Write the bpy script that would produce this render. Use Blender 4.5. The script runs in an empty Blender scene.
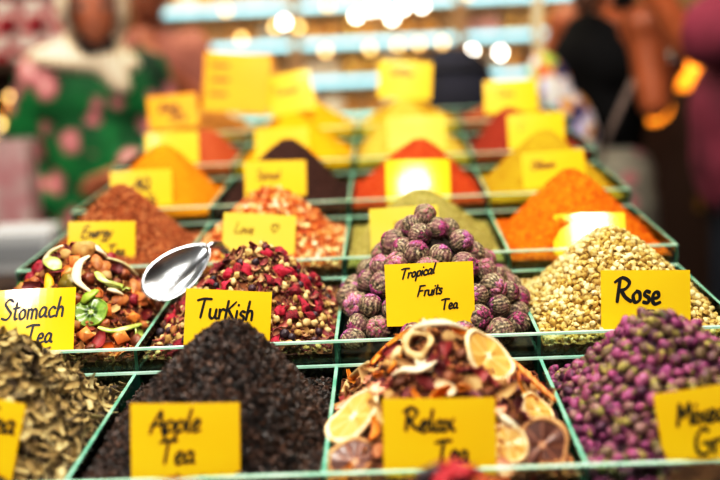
import bpy, bmesh, math, random
from mathutils import Vector, Matrix, Quaternion, noise, Euler
random.seed(7)
R = math.radians
SC = bpy.context.scene
COL = SC.collection
D, S, W = .2346, .023, .2           # depth, rise and width of one compartment
FL = -1.096                          # floor level (z = 0 is the rim of the first tray row)

# ------------------------------------------------------------ colour / materials
def lin(h, a=1.0):
    h = h.lstrip('#'); c = [int(h[i:i+2], 16)/255 for i in (0, 2, 4)]
    return tuple([x/12.92 if x <= .04045 else ((x+.055)/1.055)**2.4 for x in c] + [a])
_m = {}
def M(name, cols, src='noise', scale=60, rough=.6, bump=0, bscale=None, metal=0, mixn=0., coat=0, spec=.5, emit=None, es=0, sss=0, stretch=None):
    """procedural material: a ramp over noise / per-object random / per-grain attribute"""
    if name in _m: return _m[name]
    m = bpy.data.materials.new(name); m.use_nodes = True; _m[name] = m
    nt = m.node_tree; n = nt.nodes; l = nt.links; b = n['Principled BSDF']
    b.inputs['Roughness'].default_value = rough; b.inputs['Metallic'].default_value = metal
    b.inputs['Coat Weight'].default_value = coat; b.inputs['Coat Roughness'].default_value = .15
    b.inputs['Specular IOR Level'].default_value = spec
    if sss:
        b.inputs['Subsurface Weight'].default_value = sss; b.inputs['Subsurface Radius'].default_value = (.004, .002, .001)
    tc = n.new('ShaderNodeTexCoord'); co = tc.outputs['Object']
    if stretch:
        mp = n.new('ShaderNodeMapping'); mp.inputs['Scale'].default_value = stretch; l.new(co, mp.inputs[0]); co = mp.outputs[0]
    if isinstance(cols, str): cols = [cols]
    nz = n.new('ShaderNodeTexNoise'); nz.inputs['Scale'].default_value = scale; nz.inputs['Detail'].default_value = 4
    l.new(co, nz.inputs['Vector'])
    if len(cols) == 1:
        b.inputs['Base Color'].default_value = lin(cols[0])
    else:
        rp = n.new('ShaderNodeValToRGB'); e = rp.color_ramp.elements
        lo, hi = (.3, .7) if src in ('noise',) else (0, 1)
        k = len(cols)
        e[0].color = lin(cols[0]); e[0].position = lo; e[1].color = lin(cols[-1]); e[1].position = hi
        for i in range(1, k-1):
            x = e.new(lo+(hi-lo)*i/(k-1)); x.color = lin(cols[i])
        if src == 'noise': f = nz.outputs['Fac']
        elif src == 'rand':
            oi = n.new('ShaderNodeObjectInfo'); f = oi.outputs['Random']
        elif src == 'attr':
            at_ = n.new('ShaderNodeAttribute'); at_.attribute_name = 'rnd'; f = at_.outputs['Fac']
        elif src == 'wave':
            wv = n.new('ShaderNodeTexWave'); wv.inputs['Scale'].default_value = scale; wv.inputs['Distortion'].default_value = 3
            l.new(co, wv.inputs['Vector']); f = wv.outputs['Fac']
        elif src == 'cell':
            wv = n.new('ShaderNodeTexVoronoi'); wv.inputs['Scale'].default_value = scale; rp.color_ramp.interpolation = 'CONSTANT'
            l.new(co, wv.inputs['Vector']); sx_ = n.new('ShaderNodeSeparateColor'); l.new(wv.outputs['Color'], sx_.inputs[0]); f = sx_.outputs[0]
        elif src == 'vor':
            wv = n.new('ShaderNodeTexVoronoi'); wv.inputs['Scale'].default_value = scale
            l.new(co, wv.inputs['Vector']); f = wv.outputs['Distance']
        if mixn and src in ('rand', 'attr'):
            ma = n.new('ShaderNodeMath'); ma.operation = 'MULTIPLY_ADD'
            sb = n.new('ShaderNodeMath'); sb.operation = 'SUBTRACT'; l.new(nz.outputs['Fac'], sb.inputs[0]); sb.inputs[1].default_value = .5
            l.new(sb.outputs[0], ma.inputs[0]); ma.inputs[1].default_value = mixn; l.new(f, ma.inputs[2]); f = ma.outputs[0]
        l.new(f, rp.inputs['Fac']); l.new(rp.outputs['Color'], b.inputs['Base Color'])
    if bump:
        bn = n.new('ShaderNodeTexNoise'); bn.inputs['Scale'].default_value = bscale or scale*2; bn.inputs['Detail'].default_value = 5
        l.new(co, bn.inputs['Vector'])
        bp = n.new('ShaderNodeBump'); bp.inputs['Strength'].default_value = bump; bp.inputs['Distance'].default_value = .002
        l.new(bn.outputs['Fac'], bp.inputs['Height']); l.new(bp.outputs['Normal'], b.inputs['Normal'])
    if emit:
        b.inputs['Emission Color'].default_value = lin(emit); b.inputs['Emission Strength'].default_value = es
    return m

def glass_mat():
    m = bpy.data.materials.new('clear_glass'); m.use_nodes = True; nt = m.node_tree; n = nt.nodes; l = nt.links
    n.remove(n['Principled BSDF']); out = n['Material Output']
    tr = n.new('ShaderNodeBsdfTransparent'); tr.inputs[0].default_value = lin('#e6f6ef')
    gl = n.new('ShaderNodeBsdfGlossy'); gl.inputs['Roughness'].default_value = .03; gl.inputs[0].default_value = lin('#dff5ea')
    fr = n.new('ShaderNodeFresnel'); fr.inputs['IOR'].default_value = 1.5
    mx = n.new('ShaderNodeMixShader'); l.new(fr.outputs[0], mx.inputs[0]); l.new(tr.outputs[0], mx.inputs[1]); l.new(gl.outputs[0], mx.inputs[2])
    l.new(mx.outputs[0], out.inputs['Surface']); return m
GLASS = glass_mat()
EDGE = M('green_glass_edge', ['#4a9c82', '#9fd2bb'], scale=35, rough=.15, coat=.6, emit='#5fae94', es=.06)  # weak emission stands in for light gathering in the glass edges
RIM = M('glass_rim_glint', ['#8cc8ae', '#d4ecdc'], scale=25, rough=.10, coat=1, emit='#a4d8bc', es=.16)  # highlights along the rims painted in as pale colour and glow

# ------------------------------------------------------------ mesh helpers
def link(name, me, mat=None, parent=None):
    o = bpy.data.objects.new(name, me)
    COL.objects.link(o)
    if mat is not None and me is not None:
        for mm in (mat if isinstance(mat, (list, tuple)) else [mat]): me.materials.append(mm)
    if parent: o.parent = parent
    return o
def tag(o, label, cat, group=None, kind=None):
    if label: o['label'] = label
    if cat: o['category'] = cat
    if group: o['group'] = group
    if kind: o['kind'] = kind
    return o
def empty(name, loc=(0, 0, 0), rot=None):
    o = bpy.data.objects.new(name, None); COL.objects.link(o); o.location = loc; o.empty_display_size = .02
    if rot: o.rotation_euler = rot
    return o
def mesh(vs, fs, smooth=False, mi=None):
    me = bpy.data.meshes.new('m'); me.from_pydata([tuple(v) for v in vs], [], fs)
    if mi: 
        for p, k in zip(me.polygons, mi): p.material_index = k
    if smooth:
        for p in me.polygons: p.use_smooth = True
    me.update(); return me
class MB:
    def __init__(s): s.v = []; s.f = []; s.mi = []
    def add(s, vs, fs, k=0):
        b = len(s.v); s.v += [Vector(v) for v in vs]; s.f += [tuple(i+b for i in f) for f in fs]; s.mi += [k]*len(fs)
    def box(s, lo, hi, k=0, kz=None):
        x0, y0, z0 = lo; x1, y1, z1 = hi
        v = [(x0,y0,z0),(x1,y0,z0),(x1,y1,z0),(x0,y1,z0),(x0,y0,z1),(x1,y0,z1),(x1,y1,z1),(x0,y1,z1)]
        f = [(0,3,2,1),(4,5,6,7),(0,1,5,4),(2,3,7,6),(1,2,6,5),(3,0,4,7)]
        b = len(s.v); s.v += [Vector(q) for q in v]; s.f += [tuple(i+b for i in q) for q in f]
        s.mi += [k if kz is None else kz[0], k if kz is None else kz[1], k, k, k, k] if kz is None or len(kz) == 2 else list(kz)
    def lathe(s, prof, n=16, c=(0, 0, 0), k=0):
        vs = []; fs = []
        for r, z in prof:
            for i in range(n):
                a = 2*math.pi*i/n; vs.append((c[0]+r*math.cos(a), c[1]+r*math.sin(a), c[2]+z))
        for j in range(len(prof)-1):
            for i in range(n): fs.append((j*n+i, j*n+(i+1) % n, (j+1)*n+(i+1) % n, (j+1)*n+i))
        fs.append(tuple(range(n))[::-1]); fs.append(tuple((len(prof)-1)*n+i for i in range(n)))
        s.add(vs, fs, k)
    def tube(s, pts, r, n=8, k=0, flat=1.0):
        pts = [Vector(p) for p in pts]; rs = r if isinstance(r, (list, tuple)) else [r]*len(pts)
        vs = []; fs = []; up = Vector((0, 0, 1))
        for i, p in enumerate(pts):
            t = (pts[min(i+1, len(pts)-1)]-pts[max(i-1, 0)]).normalized()
            a = t.cross(up); a = a.normalized() if a.length > 1e-4 else Vector((1, 0, 0)); b = t.cross(a)
            for j in range(n):
                q = 2*math.pi*j/n; vs.append(p+a*math.cos(q)*rs[i]+b*math.sin(q)*rs[i]*flat)
        for i in range(len(pts)-1):
            for j in range(n): fs.append((i*n+j, i*n+(j+1) % n, (i+1)*n+(j+1) % n, (i+1)*n+j))
        fs.append(tuple(range(n))[::-1]); fs.append(tuple((len(pts)-1)*n+j for j in range(n)))
        s.add(vs, fs, k)
    def mesh(s, smooth=False): return mesh(s.v, s.f, smooth, s.mi)
def bevel(o, w=.002, seg=2):
    m = o.modifiers.new('bevel', 'BEVEL'); m.width = w; m.segments = seg; m.limit_method = 'ANGLE'; return o

# ------------------------------------------------------------ heaps
CX = {'A': -.3, 'B': -.1, 'C': .1, 'D': .3}
HX, HY = .0955, .1112
# apex offset from the compartment centre, height, superellipse power
HEAP = {}
def heap(key, ox=0, oy=0, H=.08, q=2.5, e=.22, base=-.012):
    r, c = int(key[0]), key[1]
    HEAP[key] = dict(cx=CX[c], cy=(r-1)*D+.115, rz=(r-1)*S, ox=ox, oy=oy, H=H-base, q=q, e=e, base=base, key=key)
for k, ox, H in [('0A', .0, .07), ('0B', .012, .080), ('0C', -.008, .076), ('0D', -.05, .080),
                 ('1A', .015, .080), ('1B', .018, .086), ('1C', -.003, .070), ('1D', -.018, .074),
                 ('2A', .022, .074), ('2B', .015, .070), ('2C', -.004, .083), ('2D', -.007, .073),
                 ('3A', .007, .081), ('3B', .004, .068), ('3C', -.001, .059), ('3D', -.007, .077),
                 ('4A', .017, .078), ('4B', .008, .077), ('4C', .009, .068), ('4D', -.002, .075),
                 ('5A', .045, .046), ('5B', -.006, .069), ('5C', -.013, .086), ('5D', -.03, .061),
                 ('6A', .0, .035), ('6B', .0, .045), ('6C', .0, .04), ('6D', .0, .035)]:
    heap(k, ox, 0, H)
HEAP['5C'].update(q=7, e=.08); HEAP['4D'].update(q=4, e=.15); HEAP['5B'].update(q=5, e=.12)
HEAP['3D'].update(e=.16); HEAP['3A'].update(e=.14); HEAP['1B'].update(e=.2, q=2.3)
def hz(h, u, v):
    """height over the compartment at local (u,v), |u|<=HX, |v|<=HY"""
    du = u-h['ox']; dv = v-h['oy']
    su = HX-h['ox'] if du > 0 else HX+h['ox']; sv = HY-h['oy'] if dv > 0 else HY+h['oy']
    q = h['q']; r = (abs(du/su)**q+abs(dv/sv)**q)**(1/q); r = min(r, 1)
    e = h['e']; k = (math.sqrt(1+e*e)-math.sqrt(r*r+e*e))/(math.sqrt(1+e*e)-e)
    z = h['rz']+h['base']+h['H']*k
    if 'dips' not in h:
        h['dips'] = [(p.x, p.y, p.z, w, hh) for _, p, w, hh, _ in TAGS if abs(p.x-h['cx']) < .11 and abs(p.y-h['cy']) < .12]
    x = h['cx']+u; y = h['cy']+v
    for px, py, pz, w, hh in h['dips']:
        e_ = (abs(x-px)-w*.5)/.012
        if e_ < 1 and y < py+.012:
            lim = pz-hh*.5+.004+max(0, y-py)*2.5; f = 1-max(0, e_)
            if z > lim: z = z+(lim-z)*f
    return z
def hp(h, u, v, up=0):
    """world point and normal on the heap"""
    d = .002; z = hz(h, u, v)
    nx = -(hz(h, u+d, v)-hz(h, u-d, v))/(2*d); ny = -(hz(h, u, v+d)-hz(h, u, v-d))/(2*d)
    n = Vector((nx, ny, 1)).normalized()
    return Vector((h['cx']+u, h['cy']+v, z))+n*up, n
def heap_mesh(h, n=90, amp=.0008, freq=300, lump=.002):
    """closed heap body: grained height field with skirt and bottom"""
    vs = []; fs = []
    for j in range(n+1):
        for i in range(n+1):
            u = -HX+2*HX*i/n; v = -HY+2*HY*j/n
            z = hz(h, u, v); ed = min(1, (HX-abs(u))/.01, (HY-abs(v))/.01)
            x = h['cx']+u; y = h['cy']+v
            z += amp*2*noise.noise(Vector((x, y, z))*freq)*(.3+.7*ed) + lump*noise.noise(Vector((x, y, 3.1))*35)*ed
            vs.append((x, y, z))
    for j in range(n):
        for i in range(n):
            a = j*(n+1)+i; fs.append((a, a+1, a+n+2, a+n+1))
    zb = h['rz']-.0545
    ring = [i for i in range(n+1)]+[j*(n+1)+n for j in range(1, n+1)]+[n*(n+1)+i for i in range(n-1, -1, -1)]+[j*(n+1) for j in range(n-1, 0, -1)]
    b = len(vs)
    for k in ring: vs.append((vs[k][0], vs[k][1], zb))
    L = len(ring)
    for k in range(L): fs.append((ring[(k+1) % L], ring[k], b+k, b+(k+1) % L))
    fs.append(tuple(b+k for k in range(L))[::-1])
    return vs, fs

# grain templates: (verts, faces)
def T_oct(a, b, c):
    return [(a,0,0),(-a,0,0),(0,b,0),(0,-b,0),(0,0,c),(0,0,-c)], [(0,2,4),(2,1,4),(1,3,4),(3,0,4),(2,0,5),(1,2,5),(3,1,5),(0,3,5)]
def T_flake(a, b, bend=.3, th=.08):
    vs = []; 
    for i in range(5):
        t = -1+i*.5; w = b*math.sqrt(max(0, 1-.8*t*t)); z = bend*a*t*t
        vs += [(a*t, -w, z+.2*b), (a*t, 0, z), (a*t, w, z+.2*b)]
    fs = []
    for i in range(4):
        for j in range(2): q = i*3+j; fs.append((q, q+3, q+4, q+1))
    n = len(vs); vs += [(x, y, z-th*a) for x, y, z in vs]
    fs += [tuple(i+n for i in f)[::-1] for f in fs[:]]
    rim = [0, 1, 2, 5, 8, 11, 14, 13, 12, 9, 6, 3]
    for k in range(12): p, q = rim[k], rim[(k+1) % 12]; fs.append((q, p, p+n, q+n))
    return vs, fs
def T_bud(r, seg=7, rings=5, sq=.85, lump=.12, seed=0):
    vs = []; fs = []; rr = random.Random(seed)
    for j in range(rings+1):
        p = math.pi*j/rings
        for i in range(seg):
            a = 2*math.pi*i/seg+j*.3; k = r*(1+rr.uniform(-lump, lump))
            vs.append((k*math.sin(p)*math.cos(a), k*math.sin(p)*math.sin(a), k*sq*math.cos(p)))
    for j in range(rings):
        for i in range(seg): fs.append((j*seg+i, (j+1)*seg+i, (j+1)*seg+(i+1) % seg, j*seg+(i+1) % seg))
    return vs, fs
def grains(name, h, N, temps, mat, label, cat, base_n=90, base_amp=.0008, base_mat=None, pts=None, up=.0008, smin=.6, smax=1.3, tilt=.5, heapbody=True):
    """ONE object of kind stuff: heap body plus a great many loose grains"""
    vs, fs = heap_mesh(h, base_n, base_amp) if heapbody else ([], [])
    mi = [1]*len(fs); at_ = [random.random()*.5+.25 for _ in vs]
    pool = pts if pts is not None else None
    cnt = len(pool) if pool is not None else N
    front = [(Vector((h['cx']+random.uniform(-HX, HX)*.98, h['cy']-HY+.0012, h['rz']-.012-random.uniform(0, 1)**1.3*.034)), Vector((0, -1, .15)).normalized()) for _ in range(350 if heapbody and temps else 0)]
    for k in range(cnt+len(front)):
        if k >= cnt: p, n_ = front[k-cnt]
        elif pool is not None: p, n_ = pool[k]
        else:
            p, n_ = hp(h, random.uniform(-HX, HX)*.985, random.uniform(-HY, HY)*.985, up+random.uniform(-.0006, .0012))
        tv, tf = random.choice(temps); s = random.uniform(smin, smax)
        q = n_.to_track_quat('Z', 'Y') @ Quaternion((0, 0, 1), random.uniform(0, 6.28)) @ Quaternion((1, 0, 0), random.gauss(0, tilt)) @ Quaternion((0, 1, 0), random.gauss(0, tilt))
        m = q.to_matrix()*s; b = len(vs); a = random.random()
        for v in tv: vs.append(tuple(p+m @ Vector(v))); at_.append(a)
        for f in tf: fs.append(tuple(i+b for i in f)); mi.append(0)
    me = mesh(vs, fs, False, mi); A = me.attributes.new('rnd', 'FLOAT', 'POINT'); A.data.foreach_set('value', at_)
    o = link(name, me, [mat, base_mat or mat]); return tag(o, label, cat, None, 'stuff')

# ------------------------------------------------------------ tags (price cards)
GL = {
'A': (.62, [[(0,0),(.15,.5),(.4,1)],[(.4,1),(.48,.5),(.58,0)],[(.02,.36),(.58,.44)]]),
'p': (.45, [[(.08,.5),(.05,.1),(0,-.4)],[(.05,.35),(.2,.54),(.38,.42),(.3,.1),(.08,.06)]]),
'l': (.24, [[(.16,1),(.08,.5),(.06,.1),(.16,.02)]]),
'e': (.42, [[(.05,.24),(.3,.3),(.28,.5),(.12,.48),(.04,.2),(.14,0),(.38,.08)]]),
'T': (.66, [[(-.02,.9),(.3,1),(.72,1.0)],[(.36,.98),(.3,.5),(.25,0)]]),
'a': (.46, [[(.34,.46),(.16,.5),(.03,.25),(.1,.02),(.28,.15),(.36,.46)],[(.36,.46),(.33,.1),(.44,.03)]]),
'R': (.64, [[(.14,1),(.08,.5),(.02,0)],[(-.08,.86),(.25,1.06),(.54,.86),(.38,.58),(.1,.5)],[(.2,.5),(.36,.22),(.62,.02)]]),
'x': (.42, [[(.02,.5),(.2,.25),(.4,0)],[(.38,.54),(.18,.25),(-.02,-.02)]]),
'r': (.36, [[(.05,.5),(.07,.25),(.05,0)],[(.06,.28),(.18,.5),(.34,.46)]]),
'o': (.44, [[(.2,.5),(.04,.3),(.12,.02),(.32,.12),(.32,.42),(.18,.5)]]),
'i': (.18, [[(.07,.5),(.05,0)],[(.1,.76),(.12,.82)]]),
'c': (.4, [[(.34,.42),(.2,.52),(.04,.3),(.12,.02),(.36,.08)]]),
'F': (.56, [[(.1,1),(.06,.5),(.0,0)],[(.06,.98),(.56,1.03)],[(.06,.52),(.42,.56)]]),
'u': (.46, [[(.03,.5),(.04,.12),(.2,0),(.33,.2),(.35,.5)],[(.35,.5),(.34,.1),(.44,0)]]),
't': (.32, [[(.16,.86),(.12,.3),(.16,.02),(.28,.05)],[(0,.55),(.34,.6)]]),
's': (.36, [[(.3,.46),(.14,.5),(.08,.34),(.26,.2),(.22,.0),(.02,.03)]]),
'k': (.42, [[(.08,1),(.05,.5),(.02,0)],[(.38,.6),(.05,.24)],[(.14,.3),(.4,-.02)]]),
'K': (.5, [[(.08,.95),(.05,.5),(.02,0)],[(.48,.9),(.05,.4)],[(.14,.46),(.46,-.02)]]),
'h': (.42, [[(.1,1),(.06,.5),(.03,0)],[(.04,.3),(.18,.5),(.3,.4),(.31,0)]]),
'E': (.56, [[(.52,1),(.14,.98),(.08,.55),(.04,.04),(.5,0)],[(.08,.54),(.44,.58)]]),
'n': (.42, [[(.05,.5),(.04,0)],[(.04,.3),(.18,.5),(.3,.4),(.32,0)]]),
'g': (.42, [[(.34,.48),(.12,.5),(.04,.25),(.16,.06),(.34,.25)],[(.36,.5),(.34,0),(.2,-.38),(.0,-.25)]]),
'y': (.42, [[(.02,.5),(.08,.16),(.26,.14)],[(.38,.5),(.26,.02),(.1,-.32),(-.08,-.38)]]),
'L': (.5, [[(.2,1),(.1,.5),(.04,.04),(.3,0),(.5,.08)]]),
'S': (.56, [[(.52,.9),(.3,1.03),(.1,.82),(.28,.55),(.48,.3),(.3,.02),(0,.08)]]),
'M': (.74, [[(.02,0),(.08,.5),(.14,1)],[(.14,1),(.3,.35)],[(.3,.35),(.56,1)],[(.56,1),(.62,.5),(.64,0)]]),
'G': (.64, [[(.52,.86),(.34,1),(.08,.7),(.06,.2),(.3,.0),(.54,.14),(.54,.42)],[(.3,.42),(.58,.44)]]),
'v': (.4, [[(.02,.5),(.16,0),(.36,.52)]]),
'd': (.46, [[(.34,.4),(.16,.5),(.03,.25),(.12,.02),(.32,.15)],[(.38,1),(.35,.4),(.38,0)]]),
'm': (.6, [[(.04,.5),(.04,0)],[(.04,.34),(.14,.5),(.25,.38),(.25,0)],[(.25,.34),(.36,.5),(.48,.38),(.5,0)]]),
'w': (.56, [[(.02,.5),(.12,0),(.26,.4)],[(.26,.4),(.36,0),(.52,.5)]]),
'Q': (.64, [[(.3,1),(.06,.6),(.14,.05),(.5,.1),(.54,.7),(.3,1)],[(.36,.3),(.62,-.08)]]),
'f': (.34, [[(.36,.95),(.2,1),(.12,.6),(.06,0)],[(-.02,.5),(.3,.55)]]),
'C': (.56, [[(.5,.86),(.3,1),(.06,.6),(.14,.06),(.5,.1)]]),
'O': (.64, [[(.3,1),(.06,.6),(.14,.05),(.46,.08),(.54,.6),(.3,1)]]),
'.': (.2, [[(.05,.0),(.08,.05)]]),
'*': (.9, [[(.38,0),(.02,.5),(.12,.82),(.3,.78),(.38,.55)],[(.38,.55),(.5,.84),(.72,.78),(.72,.45),(.38,0)]]),
' ': (.3, []),
}
def smooth_pts(p, n=5):
    if len(p) == 2: return [Vector((*p[0], 0)).lerp(Vector((*p[1], 0)), i/4) for i in range(5)]
    P = [p[0]]+list(p)+[p[-1]]; out = []
    for i in range(1, len(P)-2):
        a, b, c, d = [Vector((*q, 0)) for q in P[i-1:i+3]]
        for j in range(n):
            t = j/n
            out.append(.5*((2*b)+(-a+c)*t+(2*a-5*b+4*c-d)*t*t+(-a+3*b-3*c+d)*t**3))
    out.append(Vector((*p[-1], 0))); return out
INK = M('black_marker_ink', ['#0c0a08'], rough=.5)
INKF = M('faint_brown_ink', ['#6a4a08'], rough=.5)
CARD = M('yellow_card', ['#efc00a', '#f4c912'], scale=9, rough=.42, coat=.12)
CARDP = M('light_washed_card', ['#eccb3c', '#f0d662'], scale=9, rough=.4, coat=.2)  # yellow card with backlight wash-out put into a paler colour
CARDO = M('orange_yellow_card', ['#e69c00', '#eda804'], scale=9, rough=.5)
CARDG = M('shiny_yellow_card', ['#f2c40c', '#f8d020'], scale=9, rough=.16, coat=.9)
TAGS = []
def price_tag(pos, w, h, yaw, lean, rollz, lines, label, pen=.0021, ink=None, card=None, curve=1.2):
    """pos = centre.  lines = [(text, x0, y0, height, slant, rise)] in card units (fractions of width/height)"""
    rot = Matrix.Rotation(R(yaw), 4, 'Z') @ Matrix.Rotation(R(-lean), 4, 'X') @ Matrix.Rotation(R(rollz), 4, 'Y')
    root = empty('price_tag', pos); root.rotation_euler = rot.to_euler()
    tag(root, label, 'price tag')
    nx, nz = 12, 8; vs = []; fs = []
    bend = lambda x, z: curve*x*x + .6*z*z*(1 if z > 0 else 0)
    for sgn in (-.0003, .0003):
        for j in range(nz+1):
            for i in range(nx+1):
                x = -w/2+w*i/nx; z = -h/2+h*j/nz; vs.append((x, bend(x, z)+sgn, z))
    K = (nx+1)*(nz+1)
    for j in range(nz):
        for i in range(nx):
            a = j*(nx+1)+i; fs.append((a, a+1, a+nx+2, a+nx+1)); fs.append((a+K, a+nx+1+K, a+nx+2+K, a+1+K))
    ring = [i for i in range(nx+1)]+[j*(nx+1)+nx for j in range(1, nz+1)]+[nz*(nx+1)+i for i in range(nx-1, -1, -1)]+[j*(nx+1) for j in range(nz-1, 0, -1)]
    for k in range(len(ring)): a, b = ring[k], ring[(k+1) % len(ring)]; fs.append((b, a, a+K, b+K))
    link('card', mesh(vs, fs, False), card or CARD, root)
    vs = []; fs = []; rr = random.Random(int(pos[0]*9999))
    for text, x0, y0, ht, slant, rise in lines:
        H_ = ht*h; x = -w/2+x0*w; yb = -h/2+y0*h
        for ch in text:
            adv, strokes = GL[ch]
            jy = rr.uniform(-.03, .03)*H_
            for st in strokes:
                pts = smooth_pts(st); n_ = len(pts); prev = None
                for i, p in enumerate(pts):
                    X = x+(p.x+slant*p.y)*H_; Z = yb+p.y*H_+jy+rise*(x+w/2)
                    pts[i] = Vector((X, 0, Z))
                for i in range(n_):
                    t = (pts[min(i+1, n_-1)]-pts[max(i-1, 0)]); t = t.normalized() if t.length > 1e-9 else Vector((1, 0, 0))
                    nn = Vector((-t.z, 0, t.x)); ww = pen*.5*(.8+.45*abs(nn.dot(Vector((.7, 0, .7)))))*(1 if 0 < i < n_-1 else .75)
                    if i == 0: c0 = pts[0]-t*pen*.3
                    elif i == n_-1: c0 = pts[-1]+t*pen*.3
                    else: c0 = pts[i]
                    a = c0+nn*ww; b = c0-nn*ww
                    a.y = bend(a.x, a.z)-.0007; b.y = bend(b.x, b.z)-.0007
                    vs += [a, b]
                    if i: k = len(vs)-4; fs.append((k, k+1, k+3, k+2))
            x += adv*H_*1.04
    if vs: link('lettering', mesh(vs, fs), ink or INK, root)
    TAGS.append((rot.inverted(), Vector(pos), w, h, rot))
    return root
def blocked(p, r):
    for ri, pos, w, h, _ in TAGS:
        q = ri.to_3x3() @ (p-pos)
        if abs(q.x) < w/2+r*.1 and -h/2-r*.1 < q.z < h/2+r*.4 and -.03 < q.y < r*.9+.0025: return True
        if abs(q.x) < w/2+r*.7 and abs(q.z) < h/2+r*.7 and abs(q.y) < r*.8: return True
    return False

# ------------------------------------------------------------ camera
def cam_axes(yaw=.0325, pit=.2398, rol=-.0487):
    fw = Vector((-math.sin(yaw)*math.cos(pit), math.cos(yaw)*math.cos(pit), -math.sin(pit)))
    rt = Vector((math.cos(yaw), math.sin(yaw), 0)); up = rt.cross(fw)
    return fw, math.cos(rol)*rt+math.sin(rol)*up, -math.sin(rol)*rt+math.cos(rol)*up
fw, rx, ux = cam_axes()
CAM = Vector((.0592, -.6968, .3542))
cd = bpy.data.cameras.new('camera'); co = bpy.data.objects.new('camera', cd); COL.objects.link(co)
mm = Matrix((rx, ux, -fw)).transposed().to_4x4(); mm.translation = CAM; co.matrix_world = mm
cd.lens = 50; cd.sensor_width = 36; cd.clip_start = .02
cd.dof.use_dof = True; cd.dof.focus_distance = .985; cd.dof.aperture_fstop = 2.0
SC.camera = co

# ------------------------------------------------------------ tags, placed before the goods so that nothing pokes through them
CRD = (.0, .0)
def tg(pos, w, h, yaw, lean, roll, lines, label, **k): return price_tag(pos, w, h, yaw, lean, roll, lines, label, **k)
# =TAGS=
tg((-.2830, .022, .0350), .088, .064, 0, 14, 13, [('Tea', .60, .60, .30, .1, 0)], 'yellow card cut off by the left picture edge, in the pale flakes', pen=.0026)
tg((-.1085, .020, .0205), .086, .064, 0, 14, 1.5, [('Apple', .18, .62, .28, .12, .04), ('Tea', .26, .27, .28, .1, .0)], 'yellow card reading Apple Tea in front of the black tea', pen=.0024)
tg((.090, .020, .0165), .0875, .065, 0, 14, 1.2, [('Relax', .20, .62, .26, .0, -.02), ('Tea', .46, .27, .25, .05, -.03)], 'yellow card reading Relax Tea in front of dried orange slices', pen=.0026)
tg((.3040, .016, .0225), .092, .062, 0, 14, -7, [('Mixed', .15, .58, .27, .12, -.02), ('Green', .26, .20, .32, .1, -.03)], 'yellow card reading Mixed Green leaning in the purple rosebuds', pen=.0026)
tg((-.3080, .258, .0510), .090, .065, -6, 26, -2, [('Stomach', .14, .52, .31, .12, .02), ('Tea', .44, .14, .28, .1, .0)], 'yellow card reading Stomach Tea below dried fruit and kiwi slices', pen=.0023, card=CARDG)
tg((-.1090, .256, .0430), .087, .062, 0, 14, 5, [('TurKish', .13, .54, .31, .1, -.02), ('Tea', .40, .08, .27, .1, 0)], 'yellow card reading Turkish in front of red petals and buds', pen=.0024)
tg((.0950, .256, .0630), .088, .062, 0, 14, 0, [('Tropical', .17, .72, .17, .22, .14), ('Fruits', .36, .42, .17, .2, .10), ('Tea', .62, .19, .17, .1, .06)], 'yellow card reading Tropical Fruits Tea in front of tea balls', pen=.0017)
tg((.3085, .256, .0460), .088, .063, 0, 14, 2, [('Rose', .17, .50, .36, .02, -.03), ('Tea', .46, .12, .24, .0, -.0)], 'yellow card reading Rose in front of the cream chamomile buds', pen=.0032)
tg((-.3005, .500, .0740), .084, .048, 0, 16, 2, [('Energy', .20, .56, .30, .25, .04), ('Tea', .60, .12, .28, .1, 0)], 'yellow card reading Energy Tea on the reddish brown granules', pen=.0022)
tg((-.1045, .500, .0710), .090, .056, 0, 14, 5, [('Love', .16, .56, .24, .15, -.02), ('*', .66, .60, .22, .1, 0)], 'light-washed yellow card with Love and a heart before orange flakes', pen=.0016, ink=INKF, card=CARDP)
tg((.0755, .500, .0720), .084, .056, 0, 14, -1, [('n', .35, .6, .18, .1, 0)], 'light-washed yellow card half hidden behind the topmost tea balls', pen=.0008, ink=INKF, card=CARDP)
tg((.3015, .500, .0560), .086, .056, -12, 31, -2, [('n', .45, .55, .25, .1, 0)], 'glossy yellow card with white glare below the orange powder heap', pen=.0011, ink=INKF, card=CARDG)
tg((-.3045, .735, .0935), .090, .056, 0, 14, 0, [('AQ', .38, .48, .34, .1, .0), ('Te', .60, .12, .22, .1, 0)], 'yellow card marked A Q in the orange yellow powder, left', pen=.003)
tg((-.1065, .735, .0990), .090, .056, 0, 14, 1, [('Spiced', .2, .54, .24, .1, -.02)], 'yellow card standing in the dark brown heap behind orange flakes', pen=.0024, ink=INKF)
tg((.1010, .735, .0885), .093, .066, 0, 29, 1, [('n', .3, .6, .22, .1, 0)], 'glossy yellow card with bright white glare in the red heap', pen=.0014, ink=INKF, card=CARDG)
tg((.2975, .735, .0955), .090, .056, 0, 14, -2, [('Oilawn', .14, .56, .24, .1, .02)], 'yellow card in the olive yellow heap behind the orange powder', pen=.0024, ink=INKF)
tg((-.3045, .968, .1185), .090, .056, 0, 14, 0, [('ue', .6, .3, .16, .1, 0)], 'yellow card half hidden behind the orange yellow powder, left', pen=.0014, ink=INKF)
tg((-.1180, .968, .1170), .090, .056, 0, 14, 0, [], 'plain yellow card behind the dark brown heap')
tg((.1080, .968, .1270), .097, .056, 0, 14, 0, [('r', .4, .6, .2, .1, 0)], 'yellow card at the foot of the pale yellow pyramid', ink=INKF, pen=.0012, card=CARDP)
tg((.3075, .968, .1200), .094, .062, 0, 14, -1, [('C', .2, .56, .2, .1, 0)], 'yellow card rising before the dark red brown heap, right', ink=INKF, pen=.0018)
tg((-.3480, 1.205, .1560), .096, .064, 0, 14, -3, [('doice', .24, .52, .30, .1, .0), ('ATe', .45, .2, .26, .1, .0)], 'dark yellow card with two lines beside the green dress', pen=.0036, card=CARDO)
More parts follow.
